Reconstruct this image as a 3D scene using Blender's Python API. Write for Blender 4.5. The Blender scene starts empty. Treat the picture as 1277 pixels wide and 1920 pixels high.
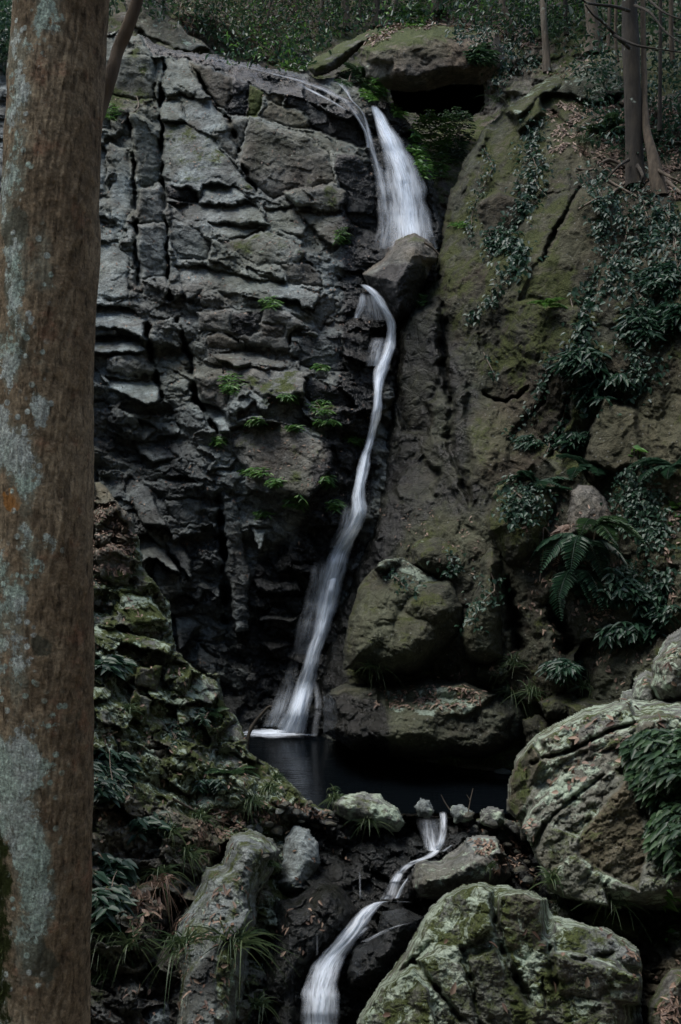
import bpy, math, random
import numpy as np
from math import radians as R
from mathutils import Vector

# ------------------------------------------------------------------ camera, world, sun, exposure
SC = bpy.context.scene
F = 1867.0; CAMZ = 2.5; CU, CV = 638.5, 960.0
cam = bpy.data.objects.new('camera', bpy.data.cameras.new('camera'))
SC.collection.objects.link(cam)
cam.location = (0, 0, CAMZ); cam.rotation_euler = (R(90), 0, 0)
cam.data.sensor_fit = 'VERTICAL'; cam.data.sensor_height = 36; cam.data.lens = 36*F/1920
cam.data.clip_start = 0.05; cam.data.clip_end = 500
SC.camera = cam
SUN_EL, SUN_AZ = 68, -58         # azimuth from +Y (view direction), negative = left
wd = bpy.data.worlds.new('World'); SC.world = wd; wd.use_nodes = True
nt = wd.node_tree; bg = nt.nodes['Background']
sky = nt.nodes.new('ShaderNodeTexSky'); sky.sky_type = 'NISHITA'; sky.sun_disc = False
sky.sun_elevation = R(SUN_EL); sky.sun_rotation = R(SUN_AZ+360)
sky.air_density = 1.3; sky.dust_density = 3.0; sky.ozone_density = 1.5
nt.links.new(sky.outputs[0], bg.inputs[0]); bg.inputs[1].default_value = 0.14
sun = bpy.data.objects.new('sun', bpy.data.lights.new('sun', 'SUN')); SC.collection.objects.link(sun)
sun.data.energy = 1.6; sun.data.angle = R(24); sun.data.color = (1.0, .98, .95)
sd = Vector((math.sin(R(SUN_AZ))*math.cos(R(SUN_EL)), -0.55*math.cos(R(SUN_EL)), math.sin(R(SUN_EL))))
sun.rotation_euler = sd.to_track_quat('Z', 'Y').to_euler()
SC.view_settings.view_transform = 'Standard'; SC.view_settings.look = 'None'
SC.view_settings.exposure = 0.85; SC.view_settings.gamma = 1.0
SC.cycles.max_bounces = 6; SC.cycles.transparent_max_bounces = 16

# ------------------------------------------------------------------ helpers
rng = np.random.RandomState(7); rnd = random.Random(7)
def PT(u, v, d):
    u = np.asarray(u, float); v = np.asarray(v, float); d = np.asarray(d, float)
    return np.stack([(u-CU)/F*d, d+0*u, CAMZ-(v-CV)/F*d], -1)
def tag(o, label=None, cat=None, group=None, kind=None):
    if label: o['label'] = label
    if cat: o['category'] = cat
    if group: o['group'] = group
    if kind: o['kind'] = kind
    return o
def empty(name, loc):
    o = bpy.data.objects.new(name, None); SC.collection.objects.link(o); o.location = loc; o.empty_display_size = .1
    return o
def mesh(name, V, faces, mat, parent=None, attrs=None, smooth=True, uv=None):
    """faces: list of int arrays (n,3) / (n,4)"""
    me = bpy.data.meshes.new(name)
    V = np.asarray(V, np.float32)
    if parent is not None:
        V = V - np.array(parent.get('_o', (0, 0, 0)), np.float32)
    fs = [np.asarray(f, np.int32) for f in (faces if isinstance(faces, list) else [faces]) if len(f)]
    me.vertices.add(len(V)); me.vertices.foreach_set('co', V.ravel())
    idx = np.concatenate([f.ravel() for f in fs]); tot = np.concatenate([np.full(len(f), f.shape[1], np.int32) for f in fs])
    st = np.concatenate([[0], np.cumsum(tot)[:-1]]).astype(np.int32)
    me.loops.add(len(idx)); me.loops.foreach_set('vertex_index', idx)
    me.polygons.add(len(tot)); me.polygons.foreach_set('loop_start', st); me.polygons.foreach_set('loop_total', tot)
    me.polygons.foreach_set('use_smooth', np.full(len(tot), smooth))
    me.update(calc_edges=True)
    for k, a in (attrs or {}).items():
        a = np.asarray(a, np.float32)
        if a.ndim == 2:
            at = me.attributes.new(k, 'FLOAT_COLOR', 'POINT'); at.data.foreach_set('color', a.ravel())
        else:
            at = me.attributes.new(k, 'FLOAT', 'POINT'); at.data.foreach_set('value', a)
    if uv is not None:
        l = me.uv_layers.new(name='UVMap'); l.data.foreach_set('uv', np.asarray(uv, np.float32)[idx].ravel())
    me.materials.append(mat)
    o = bpy.data.objects.new(name, me); SC.collection.objects.link(o)
    if parent is not None: o.parent = parent
    return o
def root(name, loc):
    o = empty(name, loc); o['_o'] = [float(x) for x in loc]; return o
ROOTS = []
def thing(name, loc, label, cat, group=None):
    o = root(name, loc); ROOTS.append(o); return tag(o, label, cat, group)

_perm = np.random.RandomState(3).permutation(512)
def _h(ix, iy, s):
    return _perm[(_perm[(ix + s*131) & 511] + iy) & 511]
def gnoise(x, y, s=0):
    x = np.asarray(x, float); y = np.asarray(y, float)
    ix = np.floor(x).astype(int); iy = np.floor(y).astype(int); fx = x-ix; fy = y-iy
    w = lambda t: t*t*t*(t*(t*6-15)+10)
    def g(a, b):
        an = _h(ix+a, iy+b, s)*(2*np.pi/512); return np.cos(an)*(fx-a)+np.sin(an)*(fy-b)
    wx, wy = w(fx), w(fy)
    return 1.5*((g(0, 0)*(1-wx)+g(1, 0)*wx)*(1-wy)+(g(0, 1)*(1-wx)+g(1, 1)*wx)*wy)
def fbm(x, y, o=4, s=0, r=.5):
    t = 0; a = 1; n = 0
    for i in range(o):
        t = t+a*gnoise(x*2**i, y*2**i, s+i); n += a; a *= r
    return t/n
def cells(x, y, s=0, tilt=.6, curv=.5):
    """chiselled facets: min of tilted planes hung on jittered seeds -> height, crack distance"""
    ix = np.floor(x).astype(int); iy = np.floor(y).astype(int)
    hs = []; f1 = np.full(x.shape, 9.); f2 = np.full(x.shape, 9.); h = np.full(x.shape, 9.); h2 = np.full(x.shape, 9.)
    for a in (-1, 0, 1):
        for b in (-1, 0, 1):
            cx, cy = ix+a, iy+b
            r = [_h(cx, cy, s+k)/511. for k in (11, 23, 37, 41, 53)]
            dx = x-(cx+.15+.7*r[0]); dy = y-(cy+.15+.7*r[1]); dd = dx*dx+dy*dy
            pl = (r[2]-.5)+tilt*((r[3]-.5)*2*dx+(r[4]-.5)*2*dy)+curv*dd
            h2 = np.minimum(h2, np.maximum(pl, h)); h = np.minimum(h, pl)
            f2 = np.minimum(f2, np.maximum(dd, f1)); f1 = np.minimum(f1, dd)
    return h, h2-h, np.sqrt(f2)-np.sqrt(f1)
def steps(x, y, s=0, tilt=.5):
    """voronoi blocks with sharp steps"""
    ix = np.floor(x).astype(int); iy = np.floor(y).astype(int)
    f1 = np.full(x.shape, 9.); h = np.zeros(x.shape)
    for a in (-1, 0, 1):
        for b in (-1, 0, 1):
            cx, cy = ix+a, iy+b
            r = [_h(cx, cy, s+k)/511. for k in (11, 23, 37, 41, 53)]
            dx = x-(cx+.15+.7*r[0]); dy = y-(cy+.15+.7*r[1])
            dd = np.abs(dx)+np.abs(dy)
            m = dd < f1
            h = np.where(m, (r[2]-.5)+tilt*((r[3]-.5)*2*dx+(r[4]-.5)*2*dy), h); f1 = np.where(m, dd, f1)
    return h
def sdf(poly, U, V):
    P = np.asarray(poly, float); d = np.full(U.shape, 1e9); ins = np.zeros(U.shape, bool)
    for i in range(len(P)):
        a = P[i]; b = P[(i+1) % len(P)]; e = b-a; wx = U-a[0]; wy = V-a[1]
        t = np.clip((wx*e[0]+wy*e[1])/(e@e+1e-9), 0, 1)
        d = np.minimum(d, (wx-e[0]*t)**2+(wy-e[1]*t)**2)
        c = ((a[1] <= V) & (b[1] > V)) | ((b[1] <= V) & (a[1] > V))
        xi = a[0]+(V-a[1])*(e[0]/(e[1] if e[1] else 1e-9))
        ins ^= c & (U < xi)
    d = np.sqrt(d); return np.where(ins, d, -d)
def sm(a, b, x):
    t = np.clip((x-a)/(b-a), 0, 1); return t*t*(3-2*t)
def tps(ctrl, U, V):
    C = np.array(ctrl, float); X = C[:, :2]/1000.; n = len(C)
    def k(r2): return .5*r2*np.log(r2+1e-12)
    K = k(((X[:, None]-X[None])**2).sum(-1))+np.eye(n)*2e-3; Pm = np.c_[np.ones(n), X]
    A = np.zeros((n+3, n+3)); A[:n, :n] = K; A[:n, n:] = Pm; A[n:, :n] = Pm.T
    w = np.linalg.solve(A, np.r_[C[:, 2], 0, 0, 0]); u = U/1000.; v = V/1000.
    out = w[n]+w[n+1]*u+w[n+2]*v
    for i in range(n): out = out+w[i]*k((u-X[i, 0])**2+(v-X[i, 1])**2)
    return out
def blur(a, n):
    for ax in (0, 1):
        p = np.pad(a, [(n, n) if i == ax else (0, 0) for i in (0, 1)], mode='edge'); c = np.cumsum(p, ax)
        c = np.concatenate([np.zeros_like(np.take(c, [0], ax)), c], ax)
        k = 2*n+1; s = a.shape[ax]
        a = (np.take(c, np.arange(k, k+s), ax)-np.take(c, np.arange(s), ax))/k
    return a

# depth buffer of the terrain already built, to rest plants and water on it
ZU0, ZV0, ZW, ZH = -200, -200, 850, 1150
ZB = np.full((ZH, ZW), 60.)
def zput(U, V, D):
    i = np.round((V-ZV0)/2).astype(int); j = np.round((U-ZU0)/2).astype(int)
    ok = (i >= 0) & (i < ZH) & (j >= 0) & (j < ZW)
    np.minimum.at(ZB, (i[ok], j[ok]), D[ok])
def zat(u, v):
    i = np.clip(np.round((np.asarray(v, float)-ZV0)/2).astype(int), 0, ZH-1); j = np.clip(np.round((np.asarray(u, float)-ZU0)/2).astype(int), 0, ZW-1)
    return ZB[i, j]
ZC = None       # depth of the bare terrain, before any boulder
ZN = None
def znormal():
    global ZN
    uu = ZU0+2*np.arange(ZW); vv = ZV0+2*np.arange(ZH); U, V = np.meshgrid(uu, vv)
    P = PT(U, V, np.minimum(ZB, 40)); 
    for c in range(3): P[..., c] = blur(P[..., c], 2)
    a = np.gradient(P, axis=1); b = np.gradient(P, axis=0); n = np.cross(a, b)
    n /= np.linalg.norm(n, axis=-1, keepdims=True)+1e-9
    n = np.where(n[..., 1:2] > 0, -n, n); ZN = n
def nat(u, v):
    i = np.clip(np.round((np.asarray(v, float)-ZV0)/2).astype(int), 0, ZH-1); j = np.clip(np.round((np.asarray(u, float)-ZU0)/2).astype(int), 0, ZW-1)
    return ZN[i, j]

def rg(n):      # zoom-window coordinates -> photo pixels
    ox, oy, s = {1: (160, 0, .4385), 2: (700, 0, .4518), 3: (160, 500, .4385), 4: (700, 500, .4518), 5: (160, 900, .4385),
                 6: (560, 900, .5615), 7: (160, 1400, .4385), 8: (660, 1400, .4832), 0: (0, 0, 1)}[n]
    return lambda pts: [(ox+x*s, oy+y*s) for x, y in pts]

def relief(name, poly, base, mat, facets=(), noise=(), paint=(), attr=(0, 0, 0, .5), step=2., roll=(14, .5), warp=(5, 38), thick=None,
           tiltk=0., tiltu=0., grooves=(), seed=0, parent=None, crack=0., bump=1.):
    """A rock surface: its outline and the depth of every spot in metres; thick -> a closed boulder with a back."""
    P = np.array(poly, float); u0, v0 = P.min(0)-10; u1, v1 = P.max(0)+10
    u0 = math.floor(u0/step)*step; v0 = math.floor(v0/step)*step
    U, V = np.meshgrid(np.arange(u0, u1, step), np.arange(v0, v1, step))
    wa, ws = warp
    WU = U+wa*fbm(U/ws, V/ws, 4, seed+1, .6)*1.4; WV = V+wa*fbm(U/ws, V/ws, 4, seed+9, .6)*1.4
    S = sdf(poly, WU, WV)
    D = tps(base, U, V) if not np.isscalar(base) else np.full(U.shape, float(base))
    Dm = float(np.median(D)); cu, cv = P.mean(0)
    D = D-(V-cv)*tiltk*Dm/F+(U-cu)*tiltu*Dm/F
    B0 = D.copy()
    rw, rd = roll; s = np.clip(S/rw, 0, 1); prof = np.clip(1-(1-s)**2, 0, 1)**(.5 if thick is None else .66)
    if thick is not None: D = D-thick*prof
    B = blur(D, 2) if thick is not None else D.copy(); A = np.zeros(U.shape+(4,)); A[:] = attr
    keep = np.ones(U.shape)
    for f in facets:
        n, pts, cls = f[0], rg(f[0])(f[1]), f[2]; o = f[3] if len(f) > 3 else {}
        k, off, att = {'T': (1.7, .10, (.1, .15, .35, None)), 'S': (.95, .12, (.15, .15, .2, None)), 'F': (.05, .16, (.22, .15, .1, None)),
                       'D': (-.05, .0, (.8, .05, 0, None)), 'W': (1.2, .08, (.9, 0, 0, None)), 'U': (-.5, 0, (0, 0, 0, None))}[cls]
        k = o.get('k', k); off = .6*o.get('off', off) if thick is None and name == 'cliff' else o.get('off', off) if thick is None else o.get('boff', .04); so = o.get('soft', 1.5 if thick is None else 5); ck = o.get('crack', 1 if thick is None else .2); q = np.array(pts); fc = q.mean(0)
        j0 = max(0, int((q[:, 0].min()-14-u0)/step)); j1 = int((q[:, 0].max()+14-u0)/step); i0 = max(0, int((q[:, 1].min()-14-v0)/step)); i1 = int((q[:, 1].max()+14-v0)/step)
        if j1 <= j0 or i1 <= i0: continue
        sl = (slice(i0, i1), slice(j0, j1)); uu, vv = U[sl], V[sl]
        if uu.size == 0: continue
        s = sdf(pts, WU[sl], WV[sl])
        ci = int(np.clip((fc[1]-v0)/step, 1, U.shape[0]-2)); cj = int(np.clip((fc[0]-u0)/step, 1, U.shape[1]-2))
        m = B[ci, cj]/F; gu = (B[ci, cj+1]-B[ci, cj-1])/(2*step)*.6+o.get('ku', rnd.uniform(-.25, .25))*m
        dn = B[ci, cj]-off-k*m*(vv-fc[1])+gu*(uu-fc[0])
        rw = o.get('rw', 9.); dn = dn+rw*.65*m*(1-np.clip(s/rw, 0, 1))**2
        w = sm(-so, so, s); D[sl] = D[sl]*(1-w)+dn*w
        D[sl] += .05*np.exp(-(s/1.8)**2)*ck*np.clip(.45+1.3*gnoise(uu/28., vv/28., seed+77), 0, 1.2)
        att = o.get('att', att); wa_ = sm(-4, 6, s)
        for c in range(4):
            if att[c] is not None: A[sl][..., c] = A[sl][..., c]*(1-wa_)+att[c]*wa_
        if 'tone' in o: A[sl][..., 3] = A[sl][..., 3]*(1-wa_)+o['tone']*wa_
        keep[sl] = np.minimum(keep[sl], 1-w*(1-o.get('keep', .14 if thick is None else .6)))
    m = B/F
    for (kind, su, sv, ang, amp, *rest) in noise:
        ca, sa = math.cos(R(ang)), math.sin(R(ang)); x = (WU*ca+WV*sa)/su; y = (-WU*sa+WV*ca)/sv
        x = x+.35*gnoise(x*1.3, y*1.3, seed+70); y = y+.35*gnoise(x*1.3, y*1.3, seed+71)
        kw = keep if su > 40 else np.maximum(keep, .65) if su > 30 else .3+.7*keep
        if kind == 'c':
            h, e, e2 = cells(x, y, seed+int(su)); D += amp*h*kw
            if rest: D += rest[0]*np.exp(-(e2/.05)**2)*kw
        elif kind == 's': D += amp*steps(x, y, seed+int(su))*kw
        elif kind == 'n': D += amp*fbm(x, y, 5, seed+5, .55)*kw
        elif kind == 'r': D += amp*np.abs(fbm(x, y, 4, seed+5, .5))*kw
    for (n, pts, w, dep) in grooves:
        q = rg(n)(pts)
        for a, b in zip(q[:-1], q[1:]):
            a = np.array(a); e = np.array(b)-a; t = np.clip(((WU-a[0])*e[0]+(WV-a[1])*e[1])/(e@e), 0, 1)
            dd = np.hypot(WU-a[0]-e[0]*t, WV-a[1]-e[1]*t); wn_ = np.clip(.75+(1.4 if name == 'cliff' else .35)*gnoise(U/24., V/24., seed+88), .12, 1.5); D += dep*np.exp(-(dd/(w*(.45+.5*wn_)))**2)*np.clip(wn_, .15, 1.1)
    for (n, pts, att, soft) in paint:
        s = sdf(rg(n)(pts), WU, WV); w = sm(-soft, soft, s+soft*.8*fbm(U/30, V/30, 3, seed+4))
        for c in range(4):
            if att[c] is not None: A[..., c] = A[..., c]*(1-w)+att[c]*w
    ok = S > 0
    if thick is None:
        D = D+rd*(1-prof)
    else:
        bk = B0+thick*prof*.9+.02; D = (D-B0)*sm(-.08, .08, np.clip(S/roll[0], 0, 1))+B0
    fm = ok[:-1, :-1] & ok[1:, :-1] & ok[:-1, 1:] & ok[1:, 1:]
    idx = np.arange(U.size).reshape(U.shape)
    q = np.stack([idx[:-1, :-1], idx[1:, :-1], idx[1:, 1:], idx[:-1, 1:]], -1)[fm]
    used = np.zeros(U.size, bool); used[q.ravel()] = True; mp = np.cumsum(used)-1
    q = mp[q]; uu, vv, dd = U.ravel()[used], V.ravel()[used], D.ravel()[used]
    X = PT(uu, vv, dd); at = A.reshape(-1, 4)[used]
    zput(uu, vv, dd)
    if thick is not None:
        nv = len(X); keepb = bk.ravel()[used]
        # the back is a coarser mirror; both shells meet at the outline
        e = np.concatenate([q[:, [0, 1]], q[:, [1, 2]], q[:, [2, 3]], q[:, [3, 0]]]); ks = np.sort(e, 1); key = ks[:, 0].astype(np.int64)*nv+ks[:, 1]
        uq, inv, cnt = np.unique(key, return_inverse=True, return_counts=True); be = e[cnt[inv.ravel()] == 1]
        X = np.r_[X, PT(uu, vv, keepb)]; at = np.r_[at, at]
        q = np.r_[q, q[:, ::-1]+nv, np.stack([be[:, 1], be[:, 0], be[:, 0]+nv, be[:, 1]+nv], -1)]
    if parent is None and thick is not None:
        lo = X.mean(0); lo[2] = X[:, 2].min(); X = X-lo
        o = mesh(name, X, q, mat, None, {'m': np.clip(at, 0, 1)}); o.location = lo; return o
    return mesh(name, X, q, mat, parent, {'m': np.clip(at, 0, 1)})

# ------------------------------------------------------------------ materials
def newmat(name):
    m = bpy.data.materials.new(name); m.use_nodes = True; t = m.node_tree; b = t.nodes['Principled BSDF']
    return m, t, b
class G:
    def __init__(s, t): s.t = t; s.tc = t.nodes.new('ShaderNodeTexCoord')
    def n(s, ty, **k):
        x = s.t.nodes.new(ty)
        for a, b in k.items(): setattr(x, a, b)
        return x
    def put(s, sock, v):
        if hasattr(v, 'is_output') or isinstance(v, bpy.types.NodeSocket): s.t.links.new(v, sock)
        else: sock.default_value = v
    def noise(s, scale, detail=6, rough=.6, vec=None, dist=0):
        x = s.n('ShaderNodeTexNoise'); s.put(x.inputs['Vector'], vec or s.tc.outputs['Object']); x.inputs['Scale'].default_value = scale
        x.inputs['Detail'].default_value = detail; x.inputs['Roughness'].default_value = rough; x.inputs['Distortion'].default_value = dist
        return x.outputs['Fac']
    def vor(s, scale, vec=None, feat='F1'):
        x = s.n('ShaderNodeTexVoronoi', feature=feat); s.put(x.inputs['Vector'], vec or s.tc.outputs['Object']); x.inputs['Scale'].default_value = scale
        return x
    def map(s, sc, vec=None, rot=(0, 0, 0)):
        x = s.n('ShaderNodeMapping'); s.put(x.inputs['Vector'], vec or s.tc.outputs['Object']); x.inputs['Scale'].default_value = sc; x.inputs['Rotation'].default_value = rot
        return x.outputs[0]
    def ma(s, op, a, b=0., c=0., clamp=False):
        x = s.n('ShaderNodeMath', operation=op, use_clamp=clamp)
        for i, v in enumerate((a, b, c)): s.put(x.inputs[i], v)
        return x.outputs[0]
    def ss(s, v, a, b, c=0., d=1.):
        x = s.n('ShaderNodeMapRange', interpolation_type='SMOOTHSTEP'); s.put(x.inputs['Value'], v); s.put(x.inputs['From Min'], a); s.put(x.inputs['From Max'], b)
        s.put(x.inputs['To Min'], c); s.put(x.inputs['To Max'], d); return x.outputs[0]
    def mix(s, f, a, b, mode='MIX'):
        x = s.n('ShaderNodeMix', data_type='RGBA', blend_type=mode); s.put(x.inputs[0], f)
        for i, v in ((6, a), (7, b)):
            s.put(x.inputs[i], v if not isinstance(v, tuple) else (*v, 1)[:4])
        return x.outputs[2]
    def scale(s, c, f):
        x = s.n('ShaderNodeVectorMath', operation='SCALE'); s.put(x.inputs[0], c); s.put(x.inputs['Scale'], f); return x.outputs[0]
    def bump(s, h, strength, dist, prev=None):
        x = s.n('ShaderNodeBump'); x.inputs['Strength'].default_value = strength; x.inputs['Distance'].default_value = dist
        s.put(x.inputs['Height'], h)
        if prev: s.put(x.inputs['Normal'], prev)
        return x.outputs[0]
def rockmat(name, near=1.0, grey=(.225, .26, .255), brown=(.115, .09, .065), lich=(.42, .46, .37), moss=(.038, .054, .018)):
    m, t, b = newmat(name); g = G(t); at = g.n('ShaderNodeAttribute', attribute_name='m')
    sp = g.n('ShaderNodeSeparateColor'); t.links.new(at.outputs['Color'], sp.inputs[0]); wet, mo, li = sp.outputs; tone = at.outputs['Alpha']
    k = near
    n1 = g.noise(.9*k, 5); n2 = g.noise(4*k, 8, .65); n3 = g.noise(17*k, 6, .7); nf = g.noise(60*k, 3, .6)
    st = g.noise(1.0, 6, .6, g.map((5*k, 5*k, .7*k)))
    tf = g.ma('ADD', tone, g.ma('MULTIPLY', g.ma('SUBTRACT', n1, .5), 1.5), clamp=True)
    c = g.mix(tf, grey, brown)
    c = g.scale(c, g.ss(n2, .28, .72, .55, 1.3)); c = g.scale(c, g.ss(n3, .3, .7, .6, 1.35)); c = g.scale(c, g.ss(nf, .3, .7, .75, 1.2)); c = g.scale(c, g.ss(st, .35, .6, .68, 1.1))
    hv = g.noise(.55*k, 4, .55, g.map((1, 1, 1), None, (1, 2, 3))); c = g.mix(g.ss(hv, .42, .62, 0, .55), c, g.mix(.5, c, (.15, .155, .085))); hb = g.noise(1.7*k, 5, .6, g.map((1, 1, 1.6), None, (2, 0, 1))); c = g.mix(g.ss(hb, .5, .68, 0, .6), c, g.scale(g.mix(.6, c, (.11, .085, .06)), .8))
    # pale speckle
    vs = g.vor(14*k); c = g.mix(g.ma('MULTIPLY', g.ss(g.ma('ADD', vs.outputs['Distance'], g.ma('MULTIPLY', nf, .3)), .34, .24), .35), c, (.3, .3, .28))
    # moss
    geo = g.n('ShaderNodeNewGeometry'); sx = g.n('ShaderNodeSeparateXYZ'); t.links.new(geo.outputs['Normal'], sx.inputs[0])
    mn = g.noise(3.2*k, 7, .7, g.map((1, 1, 1)))
    mf = g.ma('ADD', g.ma('ADD', mo, g.ma('MULTIPLY', sx.outputs[2], .12)), g.ma('MULTIPLY', g.ma('SUBTRACT', mn, .5), 1.7))
    mf = g.ma('MULTIPLY', g.ss(mf, .42, .66), g.ss(mo, 0, .08))
    mc = g.mix(g.noise(9*k, 4), moss, (moss[0]*2.1, moss[1]*1.75, moss[2]*1.4)); mc = g.scale(mc, g.ss(nf, .25, .75, .5, 1.4))
    c = g.mix(mf, c, mc)
    # lichen crusts
    ln = g.noise(5.5*k, 9, .72, None, .4); lb = g.noise(1.6*k, 3)
    lf = g.ma('ADD', g.ma('MULTIPLY', li, .22), g.ma('ADD', g.ma('MULTIPLY', ln, .8), g.ma('MULTIPLY', lb, .35)))
    lf = g.ma('MULTIPLY', g.ss(lf, .755, .82), g.ss(li, .02, .12))
    lc = g.mix(g.noise(2.5*k, 2), lich, (lich[0]*.8, lich[1]*.98, lich[2]*.9)); lc = g.scale(lc, g.ss(n3, .3, .7, .6, 1.1))
    c = g.mix(g.ma('MULTIPLY', lf, g.ss(nf, .25, .5, .6, 1)), c, lc)
    # wetness: soaked rock is darker and glossy
    wn = g.ss(g.ma('ADD', wet, g.ma('MULTIPLY', g.ma('SUBTRACT', g.noise(2.2*k, 5), .5), .9)), .3, .75)
    c = g.scale(c, g.ma('SUBTRACT', 1, g.ma('MULTIPLY', wn, .91)))
    t.links.new(c, b.inputs['Base Color'])
    g.put(b.inputs['Roughness'], g.ss(wn, 0, 1, .88, g.ss(n2, .35, .6, .10, .34))); g.put(b.inputs['Specular IOR Level'], g.ss(wn, 0, 1, .25, .42))
    bh = g.bump(n2, .5, .09/k); bh = g.bump(n3, .95, .035/k, bh); bh = g.bump(nf, .6, .010/k, bh)
    cr = g.vor(3.3*k, g.map((1, 1, 1.9), None, (0, .4, 0)), 'DISTANCE_TO_EDGE'); bh = g.bump(g.ss(cr.outputs['Distance'], 0, .05), .35, .03/k, bh)
    t.links.new(bh, b.inputs['Normal'])
    return m
M = {}
M['rock'] = rockmat('rock', 1.0)
M['rock_near'] = rockmat('rock_near', 1.5)
M['rock_dark'] = rockmat('rock_dark', 1.1, (.062, .074, .054), (.050, .043, .028), (.30, .33, .27), (.030, .040, .013))
M['stone'] = rockmat('stone', 3.0)
def leafmat(name, c1, c2, rough=.42, trans=.25):
    m, t, b = newmat(name); g = G(t); at = g.n('ShaderNodeAttribute', attribute_name='lc')
    c = g.mix(at.outputs['Fac'], c1, c2); t.links.new(c, b.inputs['Base Color']); b.inputs['Roughness'].default_value = rough
    tr = g.n('ShaderNodeBsdfTranslucent'); t.links.new(g.scale(c, 1.2), tr.inputs[0]); mx = g.n('ShaderNodeMixShader'); mx.inputs[0].default_value = trans
    t.links.new(b.outputs[0], mx.inputs[1]); t.links.new(tr.outputs[0], mx.inputs[2]); t.links.new(mx.outputs[0], t.nodes['Material Output'].inputs[0])
    return m
M['leaf'] = leafmat('leaf', (.018, .045, .022), (.06, .115, .045), .46)
M['ivy'] = leafmat('ivy', (.013, .040, .024), (.036, .085, .045), .46)
M['bright'] = leafmat('bright_leaf', (.05, .14, .03), (.14, .27, .06))
M['grass'] = leafmat('grass', (.03, .065, .025), (.12, .16, .07), .5)
M['dead'] = leafmat('dead_leaf', (.075, .042, .028), (.30, .21, .15), .6, .1)
def barkmat(name, c1, c2, lich=0., k=1.):
    m, t, b = newmat(name); g = G(t)
    st = g.noise(1, 8, .7, g.map((16*k, 16*k, 3*k))); n = g.noise(2.5*k, 5)
    c = g.mix(g.ss(n, .3, .7), c1, c2); c = g.scale(c, g.ss(st, .3, .7, .45, 1.3))
    if lich: c = g.mix(g.ss(g.noise(3.5*k, 8, .7), .62-lich*.2, .66-lich*.2), c, (.30, .34, .28))
    t.links.new(c, b.inputs['Base Color']); b.inputs['Roughness'].default_value = .9
    t.links.new(g.bump(st, .8, .02/k), b.inputs['Normal']); return m
M['bark'] = barkmat('bark', (.075, .056, .036), (.135, .105, .07))
M['bark_pale'] = barkmat('bark_pale', (.13, .10, .068), (.17, .145, .105), .2)
M['bark_dark'] = barkmat('bark_dark', (.022, .018, .012), (.045, .036, .023), .1)
M['twig'] = barkmat('twig', (.10, .08, .06), (.2, .16, .12))
# ------------------------------------------------------------------ the gorge
def gmesh(name, xs, ys, fz, mat, label):
    X, Y = np.meshgrid(xs, ys); Z = fz(X, Y); idx = np.arange(X.size).reshape(X.shape)
    q = np.stack([idx[:-1, :-1], idx[:-1, 1:], idx[1:, 1:], idx[1:, :-1]], -1).reshape(-1, 4)
    a = np.zeros((X.size, 4)); a[:] = (0, .25, 0, .9)
    o = mesh(name, np.stack([X, Y, Z], -1).reshape(-1, 3), q, mat, None, {'m': a}); return tag(o, label, 'ground', None, 'structure')
def gz(X, Y):
    side = sm(3.2, 8, np.abs(X))*13+sm(9, 40, np.abs(X))*12  # side slopes out of view, raised to hold back sky light
    back = sm(0, -9, Y)*11+sm(-10, -60, Y)*14  # unseen slope behind the camera, heightened so light falls from above
    up = sm(12, 24, Y)*11+sm(22, 80, Y)*26
    bed = -1.6+sm(6, 0, Y)*1.1
    return bed+np.maximum(np.maximum(side*sm(14, -2, Y)*1.0+side*.55, back), up)+.35*fbm(X/1.7, Y/1.7, 4, 3)
ax = lambda a, b, c, n, m: np.unique(np.r_[np.linspace(-a, -b, m), np.linspace(-b, b, n), np.linspace(b, a, m)])
gmesh('ground', ax(140, 12, 0, 160, 26), np.unique(np.r_[np.linspace(-110, -12, 24), np.linspace(-12, 30, 200), np.linspace(30, 160, 30)]), gz, M['rock'],
      'brown forest floor with unseen slopes raised at the sides and back to block sky light')

# far hillside behind the falls
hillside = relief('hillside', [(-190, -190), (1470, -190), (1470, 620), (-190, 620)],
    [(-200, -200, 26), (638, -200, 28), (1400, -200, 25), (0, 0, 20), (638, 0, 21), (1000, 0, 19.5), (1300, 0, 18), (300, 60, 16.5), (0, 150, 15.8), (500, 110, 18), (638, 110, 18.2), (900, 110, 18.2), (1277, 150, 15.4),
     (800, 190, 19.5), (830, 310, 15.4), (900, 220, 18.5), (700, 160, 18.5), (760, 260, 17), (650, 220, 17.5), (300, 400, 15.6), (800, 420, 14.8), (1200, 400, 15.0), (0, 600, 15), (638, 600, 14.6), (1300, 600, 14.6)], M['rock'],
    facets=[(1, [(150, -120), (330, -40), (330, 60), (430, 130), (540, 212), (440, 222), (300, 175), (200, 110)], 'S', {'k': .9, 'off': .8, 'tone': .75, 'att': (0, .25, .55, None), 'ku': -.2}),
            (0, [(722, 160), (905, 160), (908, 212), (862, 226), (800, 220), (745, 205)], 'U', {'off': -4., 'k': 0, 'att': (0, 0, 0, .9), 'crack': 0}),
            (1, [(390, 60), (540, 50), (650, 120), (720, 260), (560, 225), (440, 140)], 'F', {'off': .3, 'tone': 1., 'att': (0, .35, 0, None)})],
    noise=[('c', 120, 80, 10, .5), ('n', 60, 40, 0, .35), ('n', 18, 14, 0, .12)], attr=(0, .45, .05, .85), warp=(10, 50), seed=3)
tag(hillside, 'brown wooded slope rising behind the top of the waterfall', 'hillside', None, 'structure')

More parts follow.
